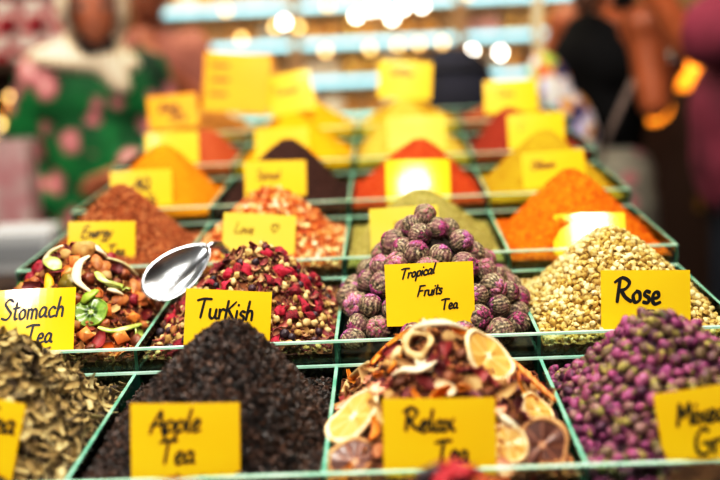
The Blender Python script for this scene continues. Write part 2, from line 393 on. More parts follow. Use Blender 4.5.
tg((-.2220, 1.205, .2050), .126, .112, 0, 12, 6, [('Lmnom', .1, .74, .12, .1, 0), ('nnmmn', .12, .5, .12, .1, 0), ('mnumn', .1, .26, .12, .1, 0)], 'largest card, dark yellow with faint writing, at the back row', pen=.0022, ink=INKF, card=CARDO)
tg((-.1230, 1.215, .1800), .088, .076, 0, 14, -9, [('Tument', .14, .48, .22, .1, 0)], 'yellow card tilted up beside the largest back row card', pen=.003, ink=INKF)
tg((.0970, 1.205, .1955), .100, .070, 0, 14, 5, [('Saffan', .18, .58, .26, .1, 0)], 'yellow card above the pale yellow pyramid, back row', pen=.0034, ink=INKF)
tg((.2955, 1.205, .1560), .100, .062, 0, 14, 0, [('Cuma', .24, .5, .24, .1, 0)], 'yellow card beside the dark sack, back row right', pen=.0024, ink=INKF)
# =ENDTAGS=

# ------------------------------------------------------------ glass trays, counter
def tray(r, words_):
    y0 = (r-1)*D; y1 = y0+D-.003; z = (r-1)*S; zb = z-.058; t = .0022
    root = empty('glass_tray', (0, y0, zb))
    tag(root, words_, 'tray')
    def part(name, lo, hi, edge=EDGE, kz=(1, 1)):
        mb = MB(); mb.box([lo[0], lo[1]-y0, lo[2]-zb], [hi[0], hi[1]-y0, hi[2]-zb], 0, kz)
        o = link(name, mb.mesh(), [GLASS, edge], root); return o
    X = 2*W
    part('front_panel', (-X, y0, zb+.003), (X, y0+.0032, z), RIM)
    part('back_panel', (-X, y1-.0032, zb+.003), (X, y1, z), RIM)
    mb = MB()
    mb.box((-X, -.0003, z-zb), (X, .0038, z-zb+(.0012 if r == 1 else .0022))); link('polished_edge', mb.mesh(), [RIM], root)  # strips added so the painted bright rim reads thicker
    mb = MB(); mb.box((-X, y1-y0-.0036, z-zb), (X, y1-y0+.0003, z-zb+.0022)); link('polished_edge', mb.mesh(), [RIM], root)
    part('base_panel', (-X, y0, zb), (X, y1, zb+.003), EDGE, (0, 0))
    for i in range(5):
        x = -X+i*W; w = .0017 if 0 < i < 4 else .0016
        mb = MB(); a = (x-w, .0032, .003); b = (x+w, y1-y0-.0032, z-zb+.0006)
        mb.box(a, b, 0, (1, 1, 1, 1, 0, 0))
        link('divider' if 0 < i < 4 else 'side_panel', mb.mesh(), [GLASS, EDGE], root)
nm = {0: 'clear glass tray nearest the viewer, below the Apple Tea card', 1: 'glass tray holding black tea, dried orange slices and rosebuds',
      2: 'glass tray holding tea balls, chamomile buds and dried fruit', 3: 'glass tray holding orange powder, green herbs and reddish granules',
      4: 'glass tray holding red powder and the dark brown heap', 5: 'glass tray holding the pale yellow pyramid heap', 6: 'glass tray at the top of the stepped display'}
for r in range(0, 7): tray(r, nm[r])
cnt = empty('display_counter', (0, 0, FL)); tag(cnt, 'dark wooden stepped counter carrying the rows of glass trays', 'counter')
mb = MB()
for r in range(0, 7):
    mb.box((-.425, (r-1)*D, -.02-FL if False else .06), (.425, (r-1)*D+D, (r-1)*S-.0585-FL))
o = link('stepped_top', mb.mesh(), M('dark_wood', ['#2a1710', '#3d2418'], 'wave', 8, .5), cnt)
mb = MB(); mb.box((-.45, -.262, 0), (.45, -.2352, -.05-FL)); link('front_board', mb.mesh(), M('dark_wood2', ['#3a1d12', '#4d2a1b'], 'wave', 6, .5), cnt)

# ------------------------------------------------------------ powders and fine leaf heaps (nobody could count them)
def powder(key, name, cols, label, n=110, amp=.0009, grn=0, gcols=None, freq=420, gs=.0011, cat='spice heap', rough=.85):
    h = HEAP[key]; bm_ = M(name+'_powder_'+key, cols, 'noise', 220, rough, .6, 900, spec=.15)
    if grn:
        g = M(name+'_grain_'+key, gcols or cols, 'attr', rough=.7, spec=.2)
        return grains(name, h, grn, [T_oct(gs, gs*.7, gs*.5), T_oct(gs*1.4, gs*.4, gs*.4)], g, label, cat, n, amp, bm_)
    vs, fs = heap_mesh(h, n, amp, freq)
    return tag(link(name, mesh(vs, fs, True), bm_), label, cat, None, 'stuff')
tea_t = [T_oct(.0028, .0020, .0014), T_oct(.0042, .0014, .0013), T_oct(.0022, .0022, .0018), T_bud(.0030, 6, 4, .7, .35, 8), T_flake(.0036, .002, .4, .25)]
grains('black_tea_leaves', HEAP['1B'], 9500, tea_t, M('black_tea', ['#050302', '#160c08', '#2a1811', '#4a3022', '#1a0f0a', '#5e4232'], 'attr', rough=.45, spec=.5, mixn=.1),
       'heap of coarse black tea leaves behind the Apple Tea card', 'tea heap', 100, .001, M('black_tea_base', ['#0a0604', '#1a0f0a'], scale=300, rough=.9), up=.0014, tilt=1.2)
powder('3A', 'granulated_rooibos', ['#5a2812', '#8a4824', '#b06a3c'], 'heap of reddish brown granules behind the Energy Tea card', 110, .001, 8000, ['#4a1a0c', '#8a4420', '#b0683a', '#d89a68', '#6e3018', '#c47a4a'], gs=.0023, cat='tea heap')
powder('3C', 'dried_green_herb', ['#746c34', '#948a4c', '#aca068'], 'low heap of pale green ground herb behind the tea balls', 110, .001, 5000, ['#6a6a24', '#a39c45', '#cfc680'], gs=.0012, cat='herb heap')
powder('3D', 'ground_turmeric', ['#b85200', '#d87004', '#e68810'], 'steep heap of orange spice powder with darker specks', 150, .0012, 3500, ['#8a3300', '#c85c00', '#e07c08', '#ee9420'], gs=.0017)
powder('4A', 'orange_curry_powder', ['#b86404', '#d27c06', '#dc880c'], 'orange yellow powder heap near the green dress', 60)
powder('4B', 'dark_clove_heap', ['#20100c', '#3a211a', '#4a2f28'], 'dark brown heap framed by yellow cards', 60, .001, 3000, ['#1a0c08', '#3c241c', '#5a3f36'], gs=.0016)
powder('4C', 'red_pepper_flakes', ['#8c2c08', '#b44416', '#c85c2c'], 'brick red heap with a shining card in front', 70, .001, 4000, ['#7a2004', '#b44012', '#d87040'], gs=.0016)
powder('4D', 'olive_yellow_powder', ['#8c6c0c', '#a88414', '#b89424'], 'olive yellow powder heap behind the orange powder', 60)
powder('5A', 'brown_spice_powder', ['#8a3c1c', '#a85430'], 'small brown spice heap at the left of the yellow mound', 50)
powder('5B', 'bright_yellow_powder', ['#c68c04', '#d29808'], 'bright yellow powder mound behind the dark brown heap', 50)
powder('5C', 'pale_yellow_powder', ['#a08428', '#b89838', '#c8a84c'], 'pale yellow powder shaped as a four-sided pyramid', 60, .0004)
powder('5D', 'dark_red_powder', ['#6a2012', '#8a3420'], 'dark red brown powder heap in front of the dark sack', 50)
powder('6A', 'tan_spice_powder', ['#9a6a2c', '#b98640'], 'low tan heap below the largest card', 40)
powder('6B', 'golden_spice_powder', ['#c88c04', '#d49c10'], 'golden heap at the foot of the tilted back card', 40)
powder('6C', 'ochre_spice_powder', ['#b58a18', '#d0a42c'], 'low ochre heap behind the pale yellow pyramid', 40)
powder('6D', 'chestnut_spice_powder', ['#7a4020', '#955230'], 'low chestnut heap beneath the back right card', 40)
powder('0A', 'nearest_tan_leaves', ['#5a4020', '#8a6a3a'], 'tan leaf heap in the nearest tray, left', 50, .001, 1500, ['#4a3018', '#a58250'], gs=.002, cat='tea heap')
powder('0B', 'nearest_brown_granules', ['#6a2c14', '#a05028'], 'tip of a reddish brown heap below the Apple Tea card', 70, .001, 6000, ['#4a1808', '#a04820', '#d07840'], gs=.0018, cat='tea heap')
powder('0D', 'nearest_dark_leaves', ['#2a1c10', '#4a3420'], 'tip of a dark brown leaf heap below the rosebuds', 70, .001, 6000, ['#1a1008', '#4a3018', '#7a5a38'], gs=.0022, cat='tea heap')

# ------------------------------------------------------------ scattering of countable goods
def scatter(h, n, r, up=0, tries=14000, margin=.003, layer_jit=.3, mind=.85, avoid=None, seed=1):
    rr = random.Random(seed); out = []; cell = {}
    g = 2*r
    for _ in range(tries):
        if len(out) >= n: break
        u = rr.uniform(-HX+margin, HX-margin); v = rr.uniform(-HY+margin, HY-margin)
        p, nn = hp(h, u, v, up+rr.uniform(0, layer_jit)*r)
        if blocked(p, r): continue
        if avoid and any((p-a).length < b+r for a, b in avoid): continue
        k = (int(p.x//g), int(p.y//g), int(p.z//g)); ok = True
        for dx in (-1, 0, 1):
            for dy in (-1, 0, 1):
                for dz in (-1, 0, 1):
                    for q in cell.get((k[0]+dx, k[1]+dy, k[2]+dz), ()):
                        if (q-p).length < 2*r*mind: ok = False; break
                    if not ok: break
                if not ok: break
            if not ok: break
        if not ok: continue
        cell.setdefault(k, []).append(p); out.append((p, nn))
    return out
def facing(pts):
    """the ones a viewer in front of the stall sees largest first"""
    def key(t):
        p, n = t; d = CAM-p; c = max(.05, n.dot(d.normalized())); 
        if not (-.45*d.length < (p-CAM).dot(rx) < .39*d.length*1.0): return 9+d.length
        return d.length-c*.12
    return sorted(pts, key=key)
def copy_of(proto, loc, quat, s=1, label=None, name=None):
    c = proto.copy(); COL.objects.link(c); c.location = loc; c.rotation_mode = 'QUATERNION'; c.rotation_quaternion = quat
    c.scale = (s, s, s) if not isinstance(s, tuple) else s
    for ch in proto.children:
        d = ch.copy(); COL.objects.link(d); d.parent = c
    if label: c['label'] = label
    return c
def rq(n, tilt=.5, spin=None):
    return n.to_track_quat('Z', 'Y') @ Quaternion((0, 0, 1), random.uniform(0, 6.28) if spin is None else spin) @ Quaternion((1, 0, 0), random.gauss(0, tilt)) @ Quaternion((0, 1, 0), random.gauss(0, tilt))
def kill(o):
    for c in list(o.children): bpy.data.objects.remove(c)
    bpy.data.objects.remove(o)
def from_t(name, t, mat, smooth=True):
    return link(name, mesh(t[0], t[1], smooth), mat)
def spread(protos, pts, smin=.8, smax=1.2, tilt=.5):
    """move the prototypes first, then copies of them"""
    for k, (p, n) in enumerate(pts):
        src = protos[k % len(protos)]
        copy_of(src, p, rq(n, tilt), random.uniform(smin, smax))
    for s in protos: kill(s)

# ---- tea balls
def ball_proto(seed):
    rr = random.Random(seed); vs = []; fs = []; n, m = 72, 18; Rr = .0138
    tw = rr.uniform(.5, 1.1)
    for j in range(m+1):
        p = math.pi*j/m
        for i in range(n):
            a = 2*math.pi*i/n; strand = math.sin(17*a+tw*5*math.cos(p)+2.5*math.sin(3*a+seed)+1.2*math.sin(4*p+seed))
            k = Rr*(1+.022*strand*math.sin(p)+.05*noise.noise(Vector((math.cos(a)*2, math.sin(a)*2, p*1.5+seed))))
            vs.append((k*math.sin(p)*math.cos(a), k*math.sin(p)*math.sin(a), k*.93*math.cos(p)))
    for j in range(m):
        for i in range(n): fs.append((j*n+i, (j+1)*n+i, (j+1)*n+(i+1) % n, j*n+(i+1) % n))
    me = mesh(vs, fs, True); o = link('tea_ball', me, BALL)
    A = me.attributes.new('rnd', 'FLOAT', 'POINT'); al = []
    for j in range(m+1):
        for i in range(n):
            a = 2*math.pi*i/n; p = math.pi*j/m
            al.append(.45+.23*math.sin(17*a+tw*5*math.cos(p)+2.5*math.sin(3*a+seed)+1.2*math.sin(4*p+seed)))
    A.data.foreach_set('value', al)
    # dried flower pressed round the pole: flat ragged petals hugging the ball
    mb = MB()
    for k in range(9):
        a = k*.95+rr.uniform(-.4, .4); L = rr.uniform(.35, 1.15); ww = rr.uniform(.20, .36); st = rr.uniform(0, .25); off = rr.uniform(-.4, .4)
        vv = []; ff = []
        for i in range(7):
            t = i/6; ph = st+(L-st)*t+.02
            for j in range(3):
                b = a+off*t+(j/2-.5)*ww*2*(.25+math.sin(math.pi*min(1, t*.85+.12)))/max(.4, math.sin(ph)+.2)
                rad = Rr*(1.012+.010*(k % 3)+.02*math.sin(i*2.3+j*2.1+k))
                vv.append((rad*math.sin(ph)*math.cos(b), rad*math.sin(ph)*math.sin(b), rad*.93*math.cos(ph)))
        for i in range(6):
            for j in range(2): q = i*3+j; ff.append((q, q+1, q+4, q+3))
        mb.add(vv, ff)
    f = link('flower_petals', mb.mesh(True), PINK, o); f.modifiers.new('s', 'SOLIDIFY').thickness = .0003
    tag(o, 'rolled tea ball with dried pink flower in the tall heap', 'tea ball', 'flowering tea balls in the heap behind the Tropical Fruits Tea card')
    return o
BALL = M('rolled_tea_leaf', ['#16100c', '#3c3226', '#5f5540', '#85765c', '#a8987c', '#d0c2a4'], 'attr', scale=380, rough=.65, mixn=2.0, bump=.5, bscale=500)
PINK = M('dried_flower', ['#4a2430', '#7c2c50', '#b04c7c', '#7a4080', '#cc94a4', '#a83868', '#8a7a60'], 'rand', scale=420, rough=.7, mixn=1.6, bump=.5, bscale=500, sss=.1)
def tint(m, col, scale, amt, lo=.45, hi=.62):
    """second, broader colour patch over a material"""
    nt = m.node_tree; n = nt.nodes; l = nt.links; b = n['Principled BSDF']; src = b.inputs['Base Color'].links[0].from_socket
    tc = n.new('ShaderNodeTexCoord'); z = n.new('ShaderNodeTexNoise'); z.inputs['Scale'].default_value = scale; z.inputs['Detail'].default_value = 3
    oi = n.new('ShaderNodeObjectInfo'); va = n.new('ShaderNodeVectorMath'); va.operation = 'ADD'; l.new(tc.outputs['Object'], va.inputs[0]); l.new(oi.outputs['Random'], va.inputs[1]); l.new(va.outputs[0], z.inputs['Vector'])
    mr_ = n.new('ShaderNodeMapRange'); l.new(z.outputs['Fac'], mr_.inputs[0]); mr_.inputs[1].default_value = lo; mr_.inputs[2].default_value = hi; mr_.inputs[4].default_value = amt
    mx = n.new('ShaderNodeMixRGB'); l.new(mr_.outputs[0], mx.inputs[0]); l.new(src, mx.inputs[1]); mx.inputs[2].default_value = lin(col); l.new(mx.outputs[0], b.inputs['Base Color'])
tint(BALL, '#8c4a60', 95, .38); tint(PINK, '#5c5040', 120, .6, .54, .62)
protos = [ball_proto(s) for s in range(6)]
h = HEAP['2C']; pts = scatter(h, 130, .0128, up=.004, layer_jit=.6, mind=.88, margin=.010, seed=5, tries=14000)
pts.append((Vector((h['cx']+h['ox'], h['cy'], hz(h, h['ox'], 0)+.017)), Vector((0, -.3, 1)).normalized()))
for k, (p, n) in enumerate(pts):
    toward = (n*.6+Vector((random.uniform(-1.3, 1.3), random.uniform(-1.1, .7), random.uniform(-.9, .7)))).normalized()
    copy_of(protos[k % 6], p, toward.to_track_quat('Z', 'Y') @ Quaternion((0, 0, 1), random.uniform(0, 6)), random.uniform(.88, 1.12))
for o in protos: kill(o)
vs, fs = heap_mesh(h, 60, .001)
tag(link('crumbled_tea_dust', mesh(vs, fs, True), M('tea_dust', ['#17100b', '#33281c'], scale=200, rough=.9)), 'dark tea crumbs filling the gaps under the tea balls', 'tea crumbs', None, 'stuff')

# ---- rosebuds
def rosebud(seed, mats):
    rr = random.Random(seed); mb = MB(); n, m = 10, 8
    prof = [(0, -.0055), (.0032, -.0048), (.0047, -.0022), (.0051, .0005), (.0045, .0032), (.0030, .0054), (.0014, .0068), (.0003, .0072)]
    vs = []; fs = []
    for j, (r_, z) in enumerate(prof):
        for i in range(n):
            a = 2*math.pi*i/n+j*.22; k = r_*(1+.13*math.sin(2.5*a+j+seed)); vs.append((k*math.cos(a), k*math.sin(a), z))
    for j in range(m-1):
        for i in range(n): fs.append((j*n+i, j*n+(i+1) % n, (j+1)*n+(i+1) % n, (j+1)*n+i))
    mb.add(vs, fs, 0)
    mb.lathe([(.0004, -.0088), (.0022, -.0074), (.0034, -.005), (.0042, -.003)], 7, k=1)
    for k in range(5):
        a = k*1.257+rr.uniform(-.2, .2); c, s_ = math.cos(a), math.sin(a); L = rr.uniform(.001, .004)
        mb.add([(c*.0040-s_*.0016, s_*.0040+c*.0016, -.003), (c*.0040+s_*.0016, s_*.0040-c*.0016, -.003), (c*.0056, s_*.0056, L)], [(0, 1, 2)], 1)
    me = mb.mesh(True)
    return tag(link('rosebud', me, mats), 'purple pink dried rosebud with green base, loose in the heap', 'rosebud', 'dried rosebuds heaped around the Mixed Green card')
RB = M('rosebud_petal', ['#340e2a', '#5c1d44', '#843264', '#a85e84', '#6c2846', '#94766a', '#4a1636', '#7e6e48', '#401230', '#9a4474'], 'rand', scale=350, rough=.5, mixn=.6, bump=.3)
RBc = M('rosebud_calyx', ['#4a4a22', '#7c7438', '#a09252'], 'rand', rough=.7)
RBa = M('rosebud_petal_loose', ['#40122f', '#743058', '#984c7a', '#6c6434', '#74304e'], 'attr', rough=.55)
protos = [rosebud(s, [RB, RBc]) for s in range(4)]
h = HEAP['1D']; pts = facing(scatter(h, 700, .0056, up=.0035, layer_jit=.5, mind=.86, margin=.006, seed=3))
spread(protos, pts[:300], .7, 1.15, 1.1)
rt_ = T_bud(.0055, 8, 6, 1.35, .08, 3)
grains('loose_rosebuds', h, 0, [rt_], RBa, 'remaining small rosebuds in the back of the purple heap', 'rosebuds', 60, .001, M('rosebud_crumbs', ['#2a1222', '#4a2a3a', '#4f4a26'], scale=150, rough=.9), pts=pts[300:]+scatter(h, 500, .0055, up=-.002, mind=.8, seed=31), smin=.85, smax=1.1)

# ---- chamomile buds
CH = M('chamomile_petal', ['#a0803a', '#d0b05c', '#e6d090', '#f0e0ac', '#b89848', '#dcc27c'], 'rand', scale=300, rough=.7, mixn=.5, bump=.3)
CHa = M('chamomile_loose', ['#8c6c2c', '#c2a65c', '#dcc888', '#e8d8a4', '#ac8c44'], 'attr', scale=300, rough=.7, mixn=.3)
def cham(seed):
    vs, fs = T_bud(.0037, 8, 5, .7, .24, seed)
    mb = MB(); mb.add(vs, fs)
    for k in range(5):
        a = k*1.26; c, s_ = math.cos(a), math.sin(a)
        mb.add([(c*.002, s_*.002, .0022), (c*.0045-s_*.0014, s_*.0045+c*.0014, .0012), (c*.0052, s_*.0052, -.0004), (c*.0045+s_*.0014, s_*.0045-c*.0014, .0012)], [(0, 3, 2, 1)])
    return tag(link('chamomile_bud', mb.mesh(True), CH), 'small cream dried chamomile bud in the pale heap', 'flower bud', 'cream buds heaped around the Rose card')
protos = [cham(s) for s in range(4)]
h = HEAP['2D']; pts = facing(scatter(h, 1700, .0036, up=.002, layer_jit=.7, mind=.8, margin=.004, seed=8, tries=30000))
spread(protos, pts[:300], .85, 1.15, .9)
grains('loose_chamomile', h, 0, [T_bud(.0036, 7, 5, .75, .16, s) for s in range(3)], CHa, 'remaining tiny cream buds over the rest of the pale heap', 'flower buds', 80, .001,
       M('cham_base', ['#7a5c22', '#b99a54'], scale=180, rough=.9), pts=pts[300:]+scatter(h, 800, .0034, up=-.0005, mind=.75, seed=81), smin=.8, smax=1.1)

# ---- pale leaf flakes (front left)
FLK = M('leaf_flake', ['#3a2a14', '#8a7444', '#b8a26c', '#d6c592', '#a58c58', '#2a1a0e', '#c4b07c'], 'rand', scale=90, rough=.75, mixn=.5, bump=.4)
FLa = M('leaf_flake_loose', ['#3a2a18', '#7a643a', '#a08c5c', '#c5b688', '#2a1c10'], 'attr', scale=90, rough=.8, mixn=.3)
fl_t = [T_flake(.0085, .0032, .45, .05), T_flake(.0065, .0042, -.4, .06), T_flake(.0105, .0026, .6, .05), T_flake(.0055, .0036, .3, .08)]
protos = [tag(from_t('dried_flake', t, FLK), 'pale tan dried leaf flake in the heap at lower left', 'leaf flake', 'pale leaf flakes heaped left of the black tea') for t in fl_t]
h = HEAP['1A']; pts = scatter(h, 620, .0052, up=.003, layer_jit=.7, mind=.7, margin=.006, seed=11)
pts = facing(pts); spread(protos, pts[:300], .8, 1.3, .45)
grains('loose_leaf_flakes', h, 0, fl_t, FLa, 'remaining crushed tan flakes and dark bits of the left heap', 'leaf flakes', 60, .001, M('flake_base', ['#20160c', '#5a4526', '#8a744a'], scale=90, rough=.9), pts=pts[300:]+scatter(h, 700, .004, up=0, mind=.6, seed=13), smin=.5, smax=1, tilt=.6)

# ---- orange and cream chips (Love)
OC = M('orange_chip', ['#a8440c', '#d06c20', '#e08c3c', '#ecc890', '#d87c2c', '#f0dcb8'], 'rand', scale=90, rough=.6, mixn=.4)
OCa = M('orange_chip_loose', ['#98400e', '#cc6c20', '#dc8c3c', '#ecc890', '#c05c18'], 'attr', rough=.65)
oc_t = [T_flake(.0052, .0036, .3, .15), T_flake(.0045, .004, -.2, .2), T_bud(.0036, 6, 4, .7, .25, 4)]
protos = [tag(from_t('orange_chip', t, OC), 'small orange and cream dried chip in the heap behind Love', 'dried chip', 'orange and cream chips heaped around the Love card') for t in oc_t]
h = HEAP['3B']; pts = facing(scatter(h, 900, .0040, up=.002, layer_jit=.7, mind=.78, margin=.005, seed=17))
spread(protos, pts[:300], .8, 1.3, .6)
grains('loose_orange_chips', h, 0, oc_t, OCa, 'remaining orange and cream chips over the rest of that heap', 'dried chips', 60, .001, M('chip_base', ['#a04a1c', '#d98a4c'], scale=120, rough=.9), pts=pts[300:]+scatter(h, 400, .0035, seed=18), smin=.7, smax=1.1)

# ------------------------------------------------------------ fruit pieces
def slice_mesh(rad, th, seg=40, cup=.12, wob=.06, seed=0, inner=.84, kiwi=False):
    """round citrus slice: rim ring + flesh disc; returns (rind mesh, flesh mesh)"""
    rr = random.Random(seed); ph = rr.uniform(0, 6); 
    def zc(x, y): return cup*(x*x-y*y*.4)/rad+.0006*math.sin(5*math.atan2(y, x)+ph)
    def ring(r0, r1, t):
        vs = []; fs = []
        prof = [(r0, -t), (r0, t), ((r0+r1)/2, t*1.25), (r1, t*.6), (r1, -t*.6), ((r0+r1)/2, -t*1.25)]
        for i in range(seg):
            a = 2*math.pi*i/seg; k = 1+wob*math.sin(2*a+ph)+wob*.4*math.sin(5*a)
            for r_, z in prof: x = r_*k*math.cos(a); y = r_*k*math.sin(a); vs.append((x, y, z+zc(x, y)))
        m = len(prof)
        for i in range(seg):
            for j in range(m): fs.append((i*m+j, ((i+1) % seg)*m+j, ((i+1) % seg)*m+(j+1) % m, i*m+(j+1) % m))
        return mesh(vs, fs, True)
    def disc():
        nr = 8; out = []; fs = []
        for sg in (1, -1):
            for q in range(1, nr+1):
                for i in range(seg):
                    a = 2*math.pi*i/seg; k = 1+wob*math.sin(2*a+ph)+wob*.4*math.sin(5*a); r_ = rad*(inner+.01)*q/nr
                    seam = 1 if kiwi else abs(math.sin(4*a+ph*.3)); dz = th*.55*(.45+.55*min(1, seam*2.2)) if 2 <= q <= nr-1 else th*.5
                    x = r_*k*math.cos(a); y = r_*k*math.sin(a); out.append((x, y, sg*dz+zc(x, y)))
            out.append((0, 0, sg*th*.3))
        B = nr*seg+1
        for s_ in (0, 1):
            o_ = s_*B
            for q in range(nr-1):
                for i in range(seg):
                    f = (o_+q*seg+i, o_+(q+1)*seg+i, o_+(q+1)*seg+(i+1) % seg, o_+q*seg+(i+1) % seg); fs.append(f if s_ == 0 else f[::-1])
            for i in range(seg):
                f = (o_+nr*seg, o_+i, o_+(i+1) % seg); fs.append(f if s_ == 0 else f[::-1])
        me = mesh(out, fs, True)
        A = me.attributes.new('rnd', 'FLOAT', 'POINT'); al = []
        for s_ in (0, 1):
            for q in range(1, nr+1):
                for i in range(seg):
                    a = 2*math.pi*i/seg; seam = abs(math.sin(4*a+ph*.3)); al.append((.95 if q == 1 else .0 if q in (2, 3) else .35+.1*q/nr) if kiwi else max(0, min(1, (1-min(1, seam*2.4))*(1 if q > 1 else 1)+(.8 if q in (1,) else 0))))
            al.append(1.0)
        A.data.foreach_set('value', al); return me
    return ring(rad*inner, rad, th), disc()
def citrus(name, loc, quat, rad, rind, flesh, label, seed=0, cat='fruit slice', th=.0016, cup=.12, inner=.84):
    a, b = slice_mesh(rad, th, cup=cup, seed=seed, inner=inner, kiwi='kiwi' in name)
    o = empty(name, loc); o.rotation_mode = 'QUATERNION'; o.rotation_quaternion = quat
    link('rind', a, rind, o); link('flesh', b, flesh, o); tag(o, label, cat); return o
O_R = M('orange_rind_pale', ['#e0b47a', '#f6deb2', '#ecc792'], scale=120, rough=.6)
O_RD = M('orange_rind_brown', ['#a87444', '#dcae78'], scale=120, rough=.6)
O_F = M('orange_flesh', ['#dca452', '#ecc07a', '#f8e4bc'], 'attr', scale=300, rough=.45, mixn=.5, coat=.2)
O_FD = M('orange_flesh_dark', ['#5c3428', '#8a5a44', '#d0a07c'], 'attr', scale=300, rough=.5, mixn=.5, coat=.2)
K_R = M('kiwi_skin', ['#5d7a1e', '#86a02c'], scale=90, rough=.6)
K_F = M('kiwi_flesh', ['#34501a', '#6a8e28', '#9ab858', '#dfe6b0'], 'attr', scale=400, rough=.45, mixn=.5, coat=.3)
def strip(name, pts, w, th, mat, label=None, cat='fruit strip', group=None, taper=True):
    P = smooth_pts3(pts); n = len(P); c = sum(P, Vector())/n
    rs = [w*(1 if not taper else (.35+.65*math.sin(math.pi*(i+.6)/(n+.2)))) for i in range(n)]
    mb = MB(); mb.tube([p-c for p in P], rs, 10, 0, th/w); o = link(name, mb.mesh(True), mat); o.location = c
    if label: tag(o, label, cat, group)
    return o
def smooth_pts3(p, n=6):
    P = [Vector(q) for q in p]; P = [P[0]]+P+[P[-1]]; out = []
    for i in range(1, len(P)-2):
        a, b, c, d = P[i-1:i+3]
        for j in range(n):
            t = j/n; out.append(.5*((2*b)+(-a+c)*t+(2*a-5*b+4*c-d)*t*t+(-a+3*b-3*c+d)*t**3))
    out.append(P[-1]); return out
def ray_heap(h, px, py, up=.004):
    """where the line of sight through a photo point meets this heap: used once per fruit piece to read its place off the photo"""
    d = (fw+rx*(px-360)/1000+ux*(240-py)/1000).normalized(); best = None
    for i in range(700):
        p = CAM+d*(.5+i*.0015)
        u = p.x-h['cx']; v = p.y-h['cy']
        if abs(u) < HX and abs(v) < HY and p.z <= hz(h, u, v)+up:
            q, n = hp(h, u, v, up); return p, n
    return None
def lay(h, px, py, up=.004):
    r_ = ray_heap(h, px, py, up)
    if r_ is None:
        best = None; d = (fw+rx*(px-360)/1000+ux*(240-py)/1000).normalized()
        for i in range(41):
            for j in range(41):
                p, n = hp(h, -HX*.98+2*HX*.98*i/40, -HY*.98+2*HY*.98*j/40, up); w = p-CAM; k = (w-d*w.dot(d)).length
                if best is None or k < best[0]: best = (k, p, n)
        return best[1], best[2]
    return r_
def face_q(n, f=.5, spin=0):
    """normal between the heap's own and straight out to the shopper"""
    v = (n*(1-f)+Vector((0, -.85, .5))*f).normalized()
    return v.to_track_quat('Z', 'Y') @ Quaternion((0, 0, 1), spin)

# ---- Relax tea (dried orange slices, apple, coconut, cinnamon, hibiscus)
h = HEAP['1C']; used = []
def put_citrus(px, py, rad, dark, label, f=.5, up=.005, seed=0, tw=0, h_=None, name='dried_orange_slice'):
    p, n = lay(h_ or h, px, py, up); used.append((p, rad*.75))
    v = (face_q(n, f) @ Vector((0, 0, 1))+Vector((tw, 0, 0))).normalized()
    citrus(name, p, v.to_track_quat('Z', 'Y') @ Quaternion((0, 0, 1), seed*1.3), rad, O_RD if dark else O_R, O_FD if dark else O_F, label, seed)
put_citrus(354, 416, .0275, False, 'large dried orange slice with pale rind left of the Relax Tea card', .05, .013, 1, .15)
put_citrus(355, 462, .022, True, 'dark dried orange slice at the lower left corner of the Relax Tea compartment', .6, .006, 2)
put_citrus(542, 445, .0225, True, 'dark dried orange slice right of the Relax Tea card', .75, .010, 3)
put_citrus(488, 356, .025, False, 'bright dried orange slice on top of the heap, above the Relax Tea card', .45, .009, 4, .25)
put_citrus(508, 444, .016, False, 'small orange slice peeping out at the right edge of Relax Tea card', .7, .005, 5)
put_citrus(537, 410, .018, False, 'orange slice lying flat on the right slope of the fruit heap', .2, .006, 6)
APP = M('dried_apple', ['#bc9256', '#d8bc88', '#a87c40'], scale=90, rough=.55)
COCO = M('coconut_white', ['#dccaa4', '#eadcc0'], scale=60, rough=.5)
PEEL = M('orange_peel', ['#c06a14', '#e08a24', '#f0a440'], scale=80, rough=.5)
HIB = M('hibiscus_dark_red', ['#3a0d12', '#6a1a20', '#8c2c2c', '#5a1a1c'], 'rand', scale=90, rough=.55, mixn=.4, bump=.3)
GIN = M('ginger_tan', ['#8a5a2c', '#b0834c', '#cca66e', '#704420'], 'rand', scale=80, rough=.65, mixn=.4, bump=.3)
BRN = M('dried_brown', ['#40200f', '#7a4526', '#a8683c', '#5a2c18'], 'rand', scale=80, rough=.55, mixn=.4, bump=.3)
SAL = M('salmon_chip', ['#d88a6a', '#f0b494'], scale=80, rough=.5)
def ln(h_, pix, up=.008): 
    return [lay(h_, x, y, up+(.004 if i in (1, 2) else 0))[0] for i, (x, y) in enumerate(pix)]
def fruit_strip(h_, name, pix, w, th, mat, label, cat='fruit strip', up=.008):
    P = ln(h_, pix, up); o = strip(name, P, w, th, mat, label, cat); used.extend((q, w*.9) for q in P[1:-1]); return o
fruit_strip(h, 'apple_ring_strip', [(405, 337), (420, 326), (445, 323), (470, 331)], .0045, .003, COCO, 'white curved dried apple strip crowning the fruit heap', up=.014)
fruit_strip(h, 'coconut_strip', [(392, 376), (403, 370), (420, 370), (436, 361)], .0040, .0026, COCO, 'wavy white coconut strip just above the Relax Tea card', up=.012)
fruit_strip(h, 'coconut_strip', [(392, 366), (396, 355), (400, 347)], .0042, .003, APP, 'short cream strip standing at the upper left of the fruit heap', up=.010)
fruit_strip(h, 'coconut_strip', [(486, 337), (500, 341), (512, 347)], .0026, .002, COCO, 'thin white strip at the upper right of the fruit heap', up=.008)
fruit_strip(h, 'coconut_strip', [(497, 412), (507, 421), (518, 428)], .0038, .003, COCO, 'short white strip right of the Relax Tea card', up=.010)
fruit_strip(h, 'orange_peel_strip', [(342, 395), (352, 378), (368, 362)], .0042, .003, APP, 'pale peel stick leaning on the left glass divider', up=.010)
fruit_strip(h, 'orange_peel_strip', [(365, 372), (382, 350), (402, 333)], .0046, .002, PEEL, 'long orange peel strip on the upper left slope', up=.007)
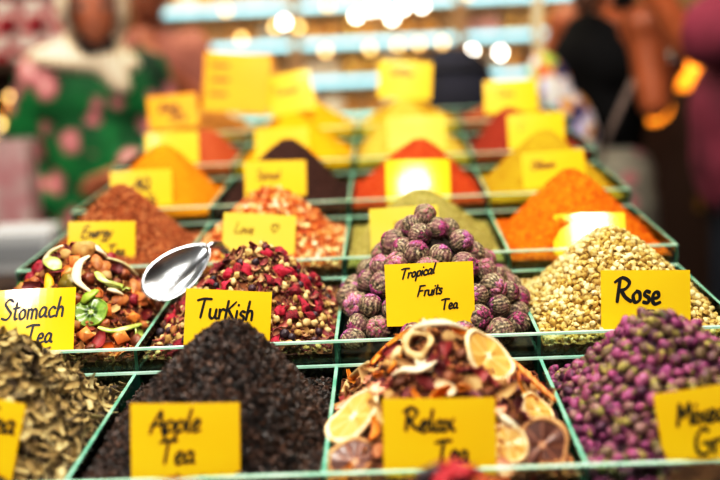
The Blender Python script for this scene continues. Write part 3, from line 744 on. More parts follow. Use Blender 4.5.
fruit_strip(h, 'orange_peel_strip', [(372, 364), (392, 342), (414, 327)], .0036, .002, PEEL, 'second orange peel strip lying above the first', up=.010)
fruit_strip(h, 'orange_peel_strip', [(388, 372), (396, 362), (400, 350)], .0036, .002, PEEL, 'short orange peel piece beside the wavy coconut strip', up=.008)
fruit_strip(h, 'cinnamon_stick', [(512, 356), (530, 378), (555, 402)], .0036, .0032, M('cinnamon', ['#b56a28', '#d98f3c'], 'wave', 60, .5), 'straight orange brown stick on the right slope of the fruit heap', 'spice stick', up=.010)
p, n = lay(h, 419, 344, .010); used.append((p, .011))
rg, _ = slice_mesh(.0145, .0018, cup=.25, seed=9, inner=.62); o = link('dried_apple_ring', rg, APP); o.location = p; o.rotation_mode = 'QUATERNION'; o.rotation_quaternion = face_q(n, .3); tag(o, 'tan dried apple ring with open core at the top left of heap', 'fruit ring')
fr_t = [T_flake(.010, .006, .25, .16), T_flake(.008, .0062, -.3, .2), T_bud(.0058, 8, 6, .7, .22, 21), T_flake(.013, .0045, .5, .12)]
def sets(h_, spec, r, seed, mind=.8, jit=.5, tries=6000, up=.003):
    """spec = [(name, templates, material, count, label, cat, group)]"""
    tot = sum(s[3] for s in spec); P = scatter(h_, tot, r, up=up, layer_jit=jit, mind=mind, margin=.008, avoid=used, seed=seed, tries=tries)
    rr = random.Random(seed); rr.shuffle(P); k = 0; tot = max(tot, 1); f = len(P)/tot
    for name, T, mat, c, label, cat, group in spec:
        c = int(c*f); pr = [tag(from_t(name, t, mat), label, cat, group) for t in T]
        spread(pr, P[k:k+c], .75, 1.2, .45); k += c
sets(h, [('hibiscus_petal', fr_t[:2], HIB, 66, 'dark red hibiscus piece among the dried orange slices', 'dried petal', 'dark red pieces in the Relax Tea heap'),
         ('ginger_chip', fr_t, GIN, 60, 'tan dried chip tucked between the orange slices', 'dried chip', 'tan chips in the Relax Tea heap'),
         ('brown_apple_piece', fr_t[1:3], BRN, 45, 'brown shrivelled fruit piece among the orange slices', 'dried fruit', 'brown pieces in the Relax Tea heap'),
         ('salmon_fruit_chip', fr_t[:1], SAL, 12, 'salmon pink dried chip beside the orange slices', 'dried chip', 'pink chips in the Relax Tea heap'),
         ('orange_peel_chip', fr_t[3:], PEEL, 22, 'orange peel shred among the dried slices', 'fruit peel', 'orange peel shreds in the Relax Tea heap'),
         ('white_coconut_chip', fr_t[:1], COCO, 8, 'white coconut chip in the dried orange heap', 'coconut chip', 'white chips in the Relax Tea heap')], .0072, 23, .74)
grains('fruit_tea_crumbs', h, 2500, [T_flake(.004, .0025, .3, .2), T_bud(.0025, 6, 4, .8, .2, 2)], M('relax_crumb', ['#3a160c', '#7a3a1c', '#c08a50', '#5a1a18'], 'attr', rough=.7),
       'small dark crumbs under the dried orange slices', 'tea crumbs', 60, .001, M('relax_base', ['#3a1a0c', '#8a5228'], scale=120, rough=.9))

# ---- Stomach tea
h = HEAP['2A']; used = []
def put(h_, name, T, px, py, mat, label, cat, up=.005, f=.4, spin=0, s=1):
    p, n = lay(h_, px, py, up); o = from_t(name, T, mat); o.location = p; o.rotation_mode = 'QUATERNION'; o.rotation_quaternion = face_q(n, f, spin); o.scale = (s, s, s)
    used.append((p, .008)); return tag(o, label, cat)
def kiwi(px, py, rad, label, f, up, seed, tw=0):
    p, n = lay(h, px, py, up); used.append((p, rad*.7)); v = (face_q(n, f) @ Vector((0, 0, 1))+Vector((tw, 0, 0))).normalized()
    citrus('dried_kiwi_slice', p, v.to_track_quat('Z', 'Y'), rad, K_R, K_F, label, seed, inner=.9, cup=.12)
kiwi(91, 312, .0165, 'green kiwi slice with dark centre right of the Stomach Tea card', .7, .008, 1, .1)
kiwi(17, 291, .0165, 'green kiwi slice at the left edge above the Stomach Tea card', .2, .008, 2, -.2)

MEL = M('melon_green', ['#8aa62c', '#c3d472', '#e4ecb0'], scale=60, rough=.4, coat=.3)
fruit_strip(h, 'coconut_curl', [(89, 256), (79, 264), (77, 280), (91, 292)], .0052, .0028, COCO, 'white C-shaped coconut curl in the middle of the fruit mix', up=.014)
fruit_strip(h, 'coconut_curl', [(34, 253), (46, 247), (62, 246)], .0046, .0025, COCO, 'white coconut curl at the upper left of the fruit mix', up=.010)
fruit_strip(h, 'coconut_curl', [(82, 242), (96, 248), (107, 257)], .0056, .0025, COCO, 'cream coconut curl at the top of the fruit mix', up=.010)
fruit_strip(h, 'coconut_curl', [(107, 289), (115, 291), (123, 295)], .0044, .0026, COCO, 'small white coconut piece right of the green strip', up=.010)
fruit_strip(h, 'coconut_curl', [(26, 293), (36, 290), (46, 290)], .0030, .0018, COCO, 'thin white coconut sliver above the Stomach Tea card', up=.010)
fruit_strip(h, 'melon_strip', [(96, 272), (105, 281), (120, 286)], .0058, .0026, MEL, 'pale green melon strip in the centre of fruit mix', up=.012)
fruit_strip(h, 'melon_strip', [(48, 254), (52, 262), (58, 270)], .0095, .003, MEL, 'broad green melon piece at the top left of fruit mix', up=.010)
fruit_strip(h, 'melon_strip', [(98, 327), (112, 331), (128, 328), (148, 322)], .0056, .0026, MEL, 'long green melon strip low beside the glass divider', up=.006)
fruit_strip(h, 'melon_strip', [(106, 258), (122, 264), (137, 276)], .0066, .0025, M('melon_cream', ['#dcd89a', '#f0ecc8'], scale=60, rough=.5), 'cream green melon strip at the upper right of fruit mix', up=.009)
fruit_strip(h, 'melon_strip', [(82, 303), (88, 296), (97, 290)], .0078, .003, M('melon_leafgreen', ['#7ea02c', '#a8c44c'], scale=60, rough=.4), 'leaf green melon slab lying right above the kiwi slice', up=.011)
fruit_strip(h, 'mango_strip', [(48, 274), (49, 284), (47, 293)], .0052, .004, M('mango', ['#e09a10', '#f2b428'], scale=60, rough=.4), 'short yellow mango stick above the Stomach Tea card', up=.011)
alm = T_bud(.0082, 12, 8, .55, .03, 5); alm = ([(x*1.5, y*.9, z) for x, y, z in alm[0]], alm[1])
ALM = M('almond_skin', ['#8a4a22', '#b5713c', '#c98a54'], scale=120, rough=.5)
for px, py, sp, lb in [(104, 268, .4, 'brown almond beside the white C-shaped curl'), (120, 300, 0, 'brown almond on the right of fruit mix'), (97, 263, 1.2, 'almond at the top centre behind the white curl'), (135, 287, 1.0, 'pale almond at the far right of fruit mix')]:
    put(h, 'almond', alm, px, py, ALM, lb, 'almond', .006, .3, sp)
RED = M('dried_red_fruit', ['#6a0d1c', '#94162c', '#7a1420'], scale=120, rough=.5, bump=.5)
ORC = M('papaya_orange', ['#c8661c', '#e8904a', '#d88048'], 'rand', scale=60, rough=.4, coat=.2)
chunk = T_bud(.0095, 9, 6, .75, .22, 12); cube_t = T_bud(.0095, 4, 3, .9, .12, 6)
for px, py, s_, lb in [(40, 268, 1.25, 'crimson dried fruit lump left in the fruit mix'), (114, 250, .8, 'red dried petal lump on top of the fruit mix'), (133, 300, .8, 'red dried lump low right in fruit mix'), (28, 275, .9, 'crimson lump at the left edge of the fruit mix')]:
    put(h, 'dried_red_fruit', chunk, px, py, RED, lb, 'dried fruit', .006, .4, px, s_)
for px, py, s_, lb in [(76, 262, 1.0, 'orange papaya chunk behind the white curl'), (104, 312, 1.15, 'orange papaya chunk right of the lower kiwi slice'), (86, 336, 1.1, 'orange papaya chunk by the front glass'), (120, 338, 1.2, 'orange brown papaya chunk low by the divider'), (133, 318, .9, 'pinkish papaya cube near the right divider')]:
    put(h, 'papaya_chunk', cube_t, px, py, ORC, lb, 'dried fruit', .006, .4, px, s_)
OLV = M('olive_fruit', ['#6a5c1c', '#8c7a2c'], scale=60, rough=.35, coat=.4)
put(h, 'dried_green_plum', chunk, 70, 283, OLV, 'olive green dried plum left of the white C-shaped curl', 'dried fruit', .008, .5, 0, 1.25)
put(h, 'dried_green_plum', chunk, 85, 250, M('tan_plum', ['#a87c3c', '#c89a5c'], scale=60, rough=.6), 'tan dried plum on the very top of fruit mix', 'dried fruit', .008, .5, 1, 1.3)
sm_t = [T_flake(.0105, .0062, .3, .15), T_bud(.0068, 8, 6, .75, .2, 31), T_flake(.008, .006, -.3, .25)]
STB = M('stomach_brown', ['#4a1c0e', '#8a4a24', '#b8703c', '#6a2418'], 'rand', scale=80, rough=.5, mixn=.4, coat=.15)
sets(h, [('brown_raisin', sm_t[1:2], STB, 95, 'brown shrivelled raisin between the fruit pieces', 'raisin', 'raisins in the Stomach Tea mix'),
         ('dark_fruit_flake', sm_t[:1], HIB, 75, 'dark red dried flake between the fruit pieces', 'dried flake', 'dark flakes in the Stomach Tea mix'),
         ('tan_fruit_chip', sm_t, GIN, 50, 'tan dried chip between the fruit pieces', 'dried chip', 'tan chips in the Stomach Tea mix'),
         ('orange_fruit_chip', sm_t[2:], ORC, 34, 'small orange dried piece between larger fruit', 'dried fruit', 'orange bits in the Stomach Tea mix'),
         ('green_fruit_chip', sm_t[:1], MEL, 12, 'small green dried chip between larger fruit', 'dried chip', 'green bits in the Stomach Tea mix')], .0060, 29, .68, tries=16000)
grains('stomach_tea_crumbs', h, 2500, [T_flake(.004, .0025, .3, .2), T_bud(.0022, 6, 4, .8, .2, 2)], M('stomach_crumb', ['#4a1812', '#8a3c20', '#b0703a', '#c8a468'], 'attr', rough=.7),
       'fine dark crumbs under the mixed fruit', 'tea crumbs', 60, .001, M('stomach_base', ['#3a1a0e', '#7a4424'], scale=120, rough=.9))

# ---- scoop (its place is kept free of petals)
scoop_c = Vector((-.196, .372, .094))

# ---- Turkish tea
h = HEAP['2B']; used = [(Vector((-.172, .37, .055)), .026)]
PET = M('raspberry_petal', ['#7a0a20', '#a81430', '#c02442', '#5c0c18', '#981428'], 'rand', scale=260, rough=.7, mixn=.9, bump=1.0, bscale=400)
CRM = M('cream_bud', ['#98743a', '#c8a868', '#dcc48c', '#94602c'], 'rand', scale=200, rough=.7, mixn=.4, bump=.3)
BER = M('dark_berry', ['#1c1220', '#34222c', '#4a2a34'], 'rand', scale=90, rough=.45)
PNK = M('pinkish_petal', ['#4a141c', '#8a3436', '#b06a54', '#3c141a', '#c09468', '#7a2830'], 'rand', scale=150, rough=.6, mixn=.4, bump=.4)
def crumple(a, b, seed):
    rr = random.Random(seed); vs, fs = T_bud(1, 10, 7, .5, .3, seed)
    return [(x*a*(1+.25*math.sin(5*y+seed)), y*b*(1+.3*math.sin(4*x+seed)), z*a*.45+.28*a*math.sin(x*3+seed)*math.cos(2.5*y)) for x, y, z in vs], fs
cr_t = [crumple(.0100, .0062, s) for s in range(3)]
st_t = [T_flake(.0075, .0034, .4, .12)]
sets(h, [('red_rose_petal', cr_t, PET, 84, 'crumpled raspberry red petal in the heap behind Turkish', 'petal', 'red petals in the Turkish heap'),
         ('cream_flower_bud', [T_bud(.0044, 7, 5, .7, .28, s) for s in (1, 2, 3)], CRM, 140, 'round cream flower bud in the heap behind Turkish', 'flower bud', 'cream buds in the Turkish heap'),
         ('dark_berry', [T_bud(.0046, 10, 7, .9, .06, 9)], BER, 45, 'dark purple dried berry in the heap behind Turkish', 'berry', 'dark berries in the Turkish heap'),
         ('pink_petal_strip', st_t, PNK, 150, 'narrow dusky pink petal strip in the heap behind Turkish', 'petal', 'pink strips in the Turkish heap')], .0048, 37, .82, tries=14000)
grains('turkish_tea_crumbs', h, 3500, [T_flake(.0035, .002, .3, .2), T_bud(.0022, 6, 4, .8, .2, 2)], M('turk_crumb', ['#3a0c10', '#7a1c24', '#b89a60', '#6a3a20', '#e0c88c'], 'attr', rough=.7),
       'fine red and tan crumbs under the petals and buds', 'tea crumbs', 60, .001, M('turk_base', ['#4a1814', '#9a6238'], scale=150, rough=.9))

# ---- nearest tray, middle: red petals whose tip peeks in
h = HEAP['0C']; used = []
sets(h, [('crimson_petal', [crumple(.009, .006, s) for s in (5, 6)], M('crimson_petal', ['#7a0814', '#a81424', '#c02030', '#d0802c'], 'rand', scale=150, rough=.5, mixn=.4), 110, 'crimson dried petal in the nearest heap below Relax Tea', 'petal', 'crimson petals in the nearest tray'),
         ('purple_berry', [T_bud(.006, 10, 7, .9, .05, 9)], BER, 35, 'dark berry in the nearest heap below Relax Tea', 'berry', 'dark berries in the nearest tray')], .008, 41, .75)
vs, fs = heap_mesh(h, 50, .001); tag(link('nearest_petal_crumbs', mesh(vs, fs, True), M('near_base', ['#2a0808', '#5a1414'], scale=120, rough=.9)), 'dark red crumbs under the nearest crimson petals', 'tea crumbs', None, 'stuff')

# ------------------------------------------------------------ metal scoop
STEEL = M('polished_steel', ['#a4a8ac', '#c4c8cc'], scale=20, bump=.12, bscale=60, rough=.27, metal=1)
p0 = Vector((-.2050, .333, .0535)); p1 = Vector((-.1480, .378, .0900))       # tip and heel of the bowl
Lx = (p1-p0).normalized(); nn = Vector((.05, -.75, .65)); nn = (nn-Lx*nn.dot(Lx)).normalized(); Ly = nn.cross(Lx)
sc_ = empty('metal_scoop', (p0+p1)/2); sc_.matrix_world = Matrix(((Lx.x, Ly.x, nn.x, 0), (Lx.y, Ly.y, nn.y, (p0.y+p1.y)/2), (Lx.z, Ly.z, nn.z, (p0.z+p1.z)/2), (0, 0, 0, 1)))
sc_.location = (p0+p1)/2
tag(sc_, 'shiny steel scoop resting between the fruit mix and red petals', 'scoop')
vs = []; fs = []; na, nr = 36, 9; a_ = (p1-p0).length/2+.004
for q in range(nr+1):
    for i in range(na):
        a = 2*math.pi*i/na; r_ = q/nr; x = a_*r_*math.cos(a); y = .0255*r_*math.sin(a)*(1-.24*math.cos(a)); vs.append((x, y, -.013*(1-r_**2.2)))
for q in range(nr):
    for i in range(na): fs.append((q*na+i, (q+1)*na+i, (q+1)*na+(i+1) % na, q*na+(i+1) % na))
bw = link('bowl', mesh(vs, fs, True), STEEL, sc_); md = bw.modifiers.new('s', 'SOLIDIFY'); md.thickness = .0006
mb = MB(); mb.tube([(a_-.004, 0, -.001), (a_+.006, 0, -.006), (a_+.016, 0, -.018), (a_+.024, 0, -.042)], [.004, .0042, .005, .0055], 10); link('handle', mb.mesh(True), STEEL, sc_)

# ------------------------------------------------------------ people
def blob_obj(name, prims, mat, parent=None, voxel=.009, sm=4):
    """one continuous surface grown round tapered limbs and rounded masses"""
    bm = bmesh.new()
    for pr in prims:
        if pr[0] == 'c':
            _, a, b, ra, rb = pr; a = Vector(a); b = Vector(b); d = b-a; L = max(d.length, 1e-4)
            q = d.to_track_quat('Z', 'Y').to_matrix().to_4x4(); q.translation = (a+b)/2
            bmesh.ops.create_cone(bm, cap_ends=True, segments=14, radius1=ra, radius2=rb, depth=L, matrix=q)
            for c, r_ in ((a, ra), (b, rb)): bmesh.ops.create_icosphere(bm, subdivisions=2, radius=r_, matrix=Matrix.Translation(c))
        else:
            _, c, rad, rot = pr; m_ = Matrix.Translation(c) @ Euler(rot).to_matrix().to_4x4() @ Matrix.Diagonal((*rad, 1))
            bmesh.ops.create_icosphere(bm, subdivisions=3, radius=1, matrix=m_)
    me = bpy.data.meshes.new('tmp'); bm.to_mesh(me); bm.free(); t = bpy.data.objects.new('tmp', me); COL.objects.link(t)
    r_ = t.modifiers.new('r', 'REMESH'); r_.mode = 'VOXEL'; r_.voxel_size = voxel; r_.use_smooth_shade = True
    s_ = t.modifiers.new('s', 'SMOOTH'); s_.factor = .5; s_.iterations = sm
    dg = bpy.context.evaluated_depsgraph_get(); me2 = bpy.data.meshes.new_from_object(t.evaluated_get(dg)); bpy.data.objects.remove(t)
    for p in me2.polygons: p.use_smooth = True
    return link(name, me2, mat, parent)
def E_(c, rad, rot=(0, 0, 0)): return ('e', c, rad, rot)
def C_(a, b, ra, rb): return ('c', a, b, ra, rb)
def hand(wr, dirv, palmn, side, curl=.35):
    """palm, four unequal fingers with knuckle bends and a thumb off the side"""
    d = Vector(dirv).normalized(); n = Vector(palmn).normalized(); n = (n-d*n.dot(d)).normalized(); s_ = d.cross(n)*side; w = Vector(wr); out = []
    pc = w+d*.045; out += [C_(w, pc, .022, .026)]
    for k in range(3): out.append(C_(w+d*.02+s_*(k-1)*.018, w+d*.078+s_*(k-1)*.022, .012, .0125))
    for k, L in enumerate((.062, .072, .068, .052)):
        a = w+d*.082+s_*(1.5-k)*.0195; l = L/3; dd = d.copy(); cur = a
        for j in range(3):
            dd = (dd+n*curl*(j+.6)*.6).normalized(); nx = cur+dd*l*(1.15-.15*j); out.append(C_(cur, nx, .0088-.0008*j, .008-.0008*j)); cur = nx
    t0 = w+d*.022+s_*.024; t1 = t0+(d*.5+s_*.8+n*.3).normalized()*.034; t2 = t1+(d*.85+s_*.3+n*.35).normalized()*.028
    out += [C_(t0, t1, .013, .0105), C_(t1, t2, .0105, .0085)]
    return out
def person(name, loc, yaw, skin, J, s=1.0):
    root = empty('person', loc); root.rotation_euler = (0, 0, R(yaw)); root.scale = (s, s, s)
    P = []
    for sd in (-1, 1):
        P += [C_((sd*.085, .0, .88), (sd*.09, -.01, .48), .085, .056), C_((sd*.09, -.01, .48), (sd*.092, .012, .09), .054, .036),
              C_((sd*.092, .03, .04), (sd*.098, -.11, .035), .034, .028), E_((sd*.1, -.15, .028), (.042, .05, .026))]
    ln_ = J.get('lean', (0, 0)); up = lambda z: Vector((ln_[0]*max(0, z-.95), ln_[1]*max(0, z-.95), z))
    P += [E_(up(.93), (.165, .115, .12)), C_(up(.95), up(1.10), .105, .105), E_(up(1.12), (.135, .095, .14)), E_(up(1.27), (.165, .11, .14)),
          E_(up(1.36), (.16, .075, .06)), C_(up(1.38), up(1.47)+Vector((0, -.01, 0)), .056, .05)]
    hs = J.get('hs', 1.0); am = J.get('arm', 1.0); hc = up(1.56)+Vector(J.get('head', (0, -.02, 0))); hr = Euler(J.get('hrot', (0, 0, 0))); hm = hr.to_matrix()
    H_ = lambda x, y, z: hc+hm @ (Vector((x, y, z))*hs)
    P += [E_(H_(0, .012, .02), tuple(q*hs for q in (.076, .095, .095)), hr), E_(H_(0, -.02, -.035), tuple(q*hs for q in (.057, .070, .075)), hr), E_(H_(0, -.065, -.085), tuple(q*hs for q in (.028, .022, .02)), hr),
          C_(H_(0, -.092, .012), H_(0, -.112, -.022), .009, .014), E_(H_(0, -.088, -.052), tuple(q*hs for q in (.024, .010, .006)), hr), E_(H_(0, -.085, -.064), tuple(q*hs for q in (.021, .011, .007)), hr),
          E_(H_(.077, .005, -.005), tuple(q*hs for q in (.010, .02, .032)), hr), E_(H_(-.077, .005, -.005), tuple(q*hs for q in (.010, .02, .032)), hr), C_(H_(-.035, -.08, .025), H_(.035, -.08, .025), .012, .012), C_(H_(-.042, -.078, .016), H_(-.018, -.082, .016), .0065, .0065), C_(H_(.042, -.078, .016), H_(.018, -.082, .016), .0065, .0065), C_(H_(-.040, -.077, -.009), H_(-.020, -.080, -.009), .006, .006), C_(H_(.040, -.077, -.009), H_(.020, -.080, -.009), .006, .006),
          C_(up(1.46), H_(0, .01, -.04), .052, .055)]
    for sd, key in ((-1, 'L'), (1, 'R')):
        sh = up(1.355)+Vector((sd*.165, 0, 0)); el = Vector(J['el'+key]); wr = Vector(J['wr'+key])
        P += [E_(sh, (.06*am, .058*am, .06*am)), C_(sh, el, .052*am, .040*am), C_(el, wr, .040*am, .026*am)]
        P += hand(wr, J.get('hd'+key, wr-el), J.get('hn'+key, (-sd, 0, 0)), sd)
    b = blob_obj('body', P, skin, root, .0085, 3)
    for sd in (-1, 1):
        mb = MB(); prof = [(.0122*math.sin(math.pi*i/8)+1e-4, -.0122*math.cos(math.pi*i/8)) for i in range(9)]
        mb.lathe(prof, 14); e = link('eye', mb.mesh(True), M('eye_white', ['#e8e4dc'], rough=.2), root); e.location = H_(sd*.03, -.0735, .004)
        mb = MB(); mb.lathe([(.0072, -.002), (.0072, .0), (.004, .0016)], 14); ir = link('iris', mb.mesh(True), M('iris_brown', ['#1e0f08'], rough=.2), e); ir.location = (0, -.0115, 0); ir.rotation_euler = (R(90), 0, 0)
    return root, up, H_, hr, hc
SK1 = M('skin_tan', ['#9a5c40', '#b06f50'], scale=6, rough=.5, sss=.1)
SK2 = M('skin_warm', ['#8c4c2a', '#a86038'], scale=6, rough=.45, sss=.1)
SK3 = M('skin_brown', ['#7a452e', '#8c5238'], scale=6, rough=.5, sss=.1)
def floral(name, base, petals, scale, thr=.42, detail=None):
    m = bpy.data.materials.new(name); m.use_nodes = True; n = m.node_tree.nodes; l = m.node_tree.links; b = n['Principled BSDF']; b.inputs['Roughness'].default_value = .75
    tc = n.new('ShaderNodeTexCoord'); v = n.new('ShaderNodeTexVoronoi'); v.inputs['Scale'].default_value = scale; l.new(tc.outputs['Object'], v.inputs[0])
    nz = n.new('ShaderNodeTexNoise'); nz.inputs['Scale'].default_value = scale*3; l.new(tc.outputs['Object'], nz.inputs[0])
    ad = n.new('ShaderNodeMath'); ad.operation = 'MULTIPLY_ADD'; l.new(nz.outputs['Fac'], ad.inputs[0]); ad.inputs[1].default_value = .35; l.new(v.outputs['Distance'], ad.inputs[2])
    rp = n.new('ShaderNodeValToRGB'); e = rp.color_ramp.elements; e[0].position = thr-.06+.1; e[0].color = (1, 1, 1, 1); e[1].position = thr+.12; e[1].color = (0, 0, 0, 1); l.new(ad.outputs[0], rp.inputs[0])
    r2 = n.new('ShaderNodeValToRGB'); e = r2.color_ramp.elements; e[0].color = lin(petals[0]); e[0].position = .15; e[1].color = lin(petals[-1]); e[1].position = .45
    l.new(ad.outputs[0], r2.inputs[0])
    r3 = n.new('ShaderNodeValToRGB'); e = r3.color_ramp.elements; e[0].color = lin(base[0]); e[0].position = .35; e[1].color = lin(base[-1]); e[1].position = .65
    n2 = n.new('ShaderNodeTexNoise'); n2.inputs['Scale'].default_value = scale*.7; l.new(tc.outputs['Object'], n2.inputs[0]); l.new(n2.outputs['Fac'], r3.inputs[0])
    mx = n.new('ShaderNodeMixRGB'); l.new(rp.outputs[0], mx.inputs[0]); l.new(r3.outputs[0], mx.inputs[1]); l.new(r2.outputs[0], mx.inputs[2]); l.new(mx.outputs[0], b.inputs['Base Color'])
    return m
# =PEOPLE=
# woman in the green floral dress and cream headscarf
wL = dict(elL=(-.235, .03, 1.08), wrL=(-.20, -.16, .92), elR=(.25, -.02, 1.09), wrR=(.10, -.22, 1.04), hnL=(1, 0, 0), hnR=(-1, 0, 0), lean=(.08, -.12), head=(.015, -.06, -.01), hrot=(.15, 0, .12), hs=1.13)
wl, up, H_, hr, hc = person('w', (-.845, 2.34, FL), 8, SK1, wL, .945)
tag(wl, 'woman in a green floral dress and cream headscarf, facing the stall', 'person')
DR = floral('green_floral_cloth', ['#022a14', '#0a8040'], ['#e8b8b0', '#b87078'], 9.0, .48)
dress = [C_(up(1.0), up(1.15), .155, .15), E_(up(1.12), (.18, .135, .16)), E_(up(1.28), (.195, .135, .15)), E_(up(1.36), (.165, .09, .06)), E_(up(.93), (.19, .16, .16)),
         C_((0, 0, .85), (0, 0, .25), .18, .22)]
for sd, el, wr in ((-1, wL['elL'], wL['wrL']), (1, wL['elR'], wL['wrR'])):
    sh = up(1.34)+Vector((sd*.16, 0, 0)); dress += [C_(sh, el, .078, .068), C_(el, Vector(el).lerp(Vector(wr), .75), .066, .058)]
blob_obj('dress', dress, DR, wl, .014, 6)
SCF = M('cream_scarf', ['#b8a890', '#dccfba'], 'wave', 14, .8)
vs = []; fs = []; nu, nv = 48, 30
def hood_ok(c):    # leave the face open
    return not (c.y < -.02 and (c.x/.078)**2+((c.z+.03)/.112)**2 < 1)
for j in range(nv+1):
    p = math.pi*j/nv
    for i in range(nu):
        a = 2*math.pi*i/nu; k = 1+.02*math.sin(6*a)*math.sin(p); vs.append(Vector((.106*k*math.sin(p)*math.cos(a), .128*k*math.sin(p)*math.sin(a)+.006, .148*math.cos(p)-.004)))
for j in range(nv):
    for i in range(nu):
        f = (j*nu+i, (j+1)*nu+i, (j+1)*nu+(i+1) % nu, j*nu+(i+1) % nu); c = sum((vs[q] for q in f), Vector())/4
        if hood_ok(c): fs.append(f)
hd = link('headscarf', mesh(vs, fs, True), SCF, wl); hd.location = hc; hd.rotation_euler = hr; hd.modifiers.new('s', 'SOLIDIFY').thickness = .006
bp_ = [C_(up(1.47)+Vector((.03, .01, 0)), up(1.41), .078, .10), E_(up(1.375)+Vector((-.01, -.02, 0)), (.185, .115, .055), (0, .12, 0)), C_(up(1.38)+Vector((.04, -.09, 0)), up(1.30)+Vector((.10, -.12, 0)), .05, .035)]
blob_obj('scarf_drape', bp_, SCF, wl, .012, 5)
blob_obj('chin_shadow', [E_(H_(0, -.045, -.098), (.062, .045, .028), hr), C_(H_(0, -.02, -.10), up(1.40)+Vector((.02, -.06, 0)), .058, .05)], M('chin_shadow_black', ['#0a0808', '#161212'], rough=.8), wl, .009, 3)  # black mass added under the chin in place of the shadow there
# man behind her
ml, up, H_, hr, hc = person('m', (-.80, 2.96, FL), 0, SK3, dict(elL=(-.26, -.02, 1.08), wrL=(-.2, -.2, 1.0), elR=(.25, -.06, 1.10), wrR=(.08, -.20, 1.30), hdR=(-.2, -.1, 1), hnR=(-.7, .5, 0), lean=(.05, -.1), head=(.02, -.03, 0), hrot=(.15, 0, -.3)), .96)
tag(ml, 'dark-haired man in a dusty brown shirt behind the green dress', 'person')
sh_ = [E_(up(1.12), (.18, .13, .17)), E_(up(1.28), (.19, .135, .15)), E_(up(1.37), (.17, .09, .06)), E_(up(.98), (.18, .135, .12))]
for sd, el in ((-1, (-.26, -.02, 1.08)), (1, (.25, -.06, 1.10))): sh_ += [C_(up(1.35)+Vector((sd*.16, 0, 0)), el, .075, .062)]
blob_obj('shirt', sh_, M('dusty_brown_cloth', ['#7a4a40', '#8f5c4e'], scale=8, rough=.8), ml, .014, 5)
def trousers(par, mat, r=1.0):
    t_ = [E_((0, 0, .93), (.175*r, .13*r, .11))]
    for sd in (-1, 1): t_ += [C_((sd*.085, 0, .88), (sd*.09, -.01, .48), .10*r, .078*r), C_((sd*.09, -.01, .48), (sd*.092, .012, .12), .078*r, .066*r)]
    return blob_obj('trousers', t_, mat, par, .013, 4)
trousers(ml, M('dark_trousers', ['#1c1a1c', '#2a2628'], scale=8, rough=.8))
HAIR = M('black_hair', ['#0c0807', '#1c1210'], 'wave', 40, .5)
def short_hair(par): return blob_obj('hair', [E_(H_(0, .025, .045), (.086, .095, .085), hr), E_(H_(0, .055, .0), (.080, .065, .075), hr), C_(H_(-.045, -.065, .085), H_(.045, -.065, .085), .02, .02)], HAIR, par, .008, 3)
short_hair(ml)
# woman in the black vest, side on, facing right
def to_local(loc, yaw, s_, p):
    d = Vector(p)-Vector(loc); a = R(-yaw); return Vector((d.x*math.cos(a)-d.y*math.sin(a), d.x*math.sin(a)+d.y*math.cos(a), d.z))/s_
L2 = (.668, 2.2, FL); Y2 = 118; S2 = .985
elw = to_local(L2, Y2, S2, (.778, 2.01, .035)); wrw = to_local(L2, Y2, S2, (.868, 2.16, .135))
wr_, up, H_, hr, hc = person('w2', L2, Y2, SK2, dict(elL=elw, wrL=wrw, elR=(.225, .04, 1.10), wrR=(.16, -.07, .90), lean=(-.02, -.04), head=(0, -.03, 0), hrot=(.25, 0, .2), hnL=(0, 0, -1), arm=1.12), S2)
tag(wr_, 'woman in a black sleeveless top and floral trousers, turned sideways', 'person')
blob_obj('black_top', [E_(up(1.10), (.150, .125, .13)), C_(up(.99), up(1.22), .130, .128), E_(up(1.26), (.176, .134, .125)), E_(up(1.33)+Vector((.0, .0, 0)), (.145, .105, .08)), C_(up(1.33)+Vector((-.085, 0, 0)), up(1.425)+Vector((-.075, 0, 0)), .045, .034), C_(up(1.33)+Vector((.085, 0, 0)), up(1.425)+Vector((.075, 0, 0)), .045, .034)],
         M('black_cloth', ['#050505', '#0b0b0d'], scale=9, rough=.9, spec=.15), wr_, .011, 4)
blob_obj('trousers', [E_((0, .02, .93), (.20, .170, .12))]+[q for sd in (-1, 1) for q in (C_((sd*.085, .02, .86), (sd*.1, .0, .48), .135, .14), C_((sd*.1, .0, .48), (sd*.1, .0, .14), .14, .15))],
         floral('grey_floral_cloth', ['#77736a', '#a8a494'], ['#a83a50', '#d09a98'], 10, .36), wr_, .014, 5)
blob_obj('hair', [E_(H_(0, .03, .04), (.09, .1, .095), hr), C_(H_(0, .07, .02), H_(0, .10, -.16), .07, .04)], M('brown_hair', ['#3a2216', '#5a3824'], 'wave', 40, .5), wr_, .009, 3)
bq = elw.lerp(wrw, .86); bq2 = elw.lerp(wrw, .93)
blob_obj('bracelet', [C_(bq, bq2, .041, .041)], M('silver', ['#c8c8c8'], rough=.2, metal=1), wr_, .006, 1)
# the shoulder bag she carries
bag = empty('shoulder_bag', (.522, 1.98, .03)); bag.rotation_euler = (0, R(-22), R(10)); tag(bag, 'patchwork cloth shoulder bag hanging beside the black top', 'bag')
PW = M('patchwork_cloth', ['#f4f0f4', '#50507c', '#e8a860', '#c0b4e0', '#a8c858', '#f4f0ea', '#e07a48', '#46406a', '#d8d0ec'], 'cell', 30, .8)
blob_obj('bag_body', [E_((0, 0, .07), (.058, .04, .10)), E_((.012, 0, -.05), (.070, .045, .115))], PW, bag, .012, 5)
mb = MB(); mb.tube(smooth_pts3([(.0, .0, .14), (.03, .03, .22), (.10, .09, .32), (.16, .16, .39)]), .017, 8, 0, .3); link('bag_strap', mb.mesh(True), M('strap_cloth', ['#a89c84', '#c0b498'], scale=30, rough=.8), bag)
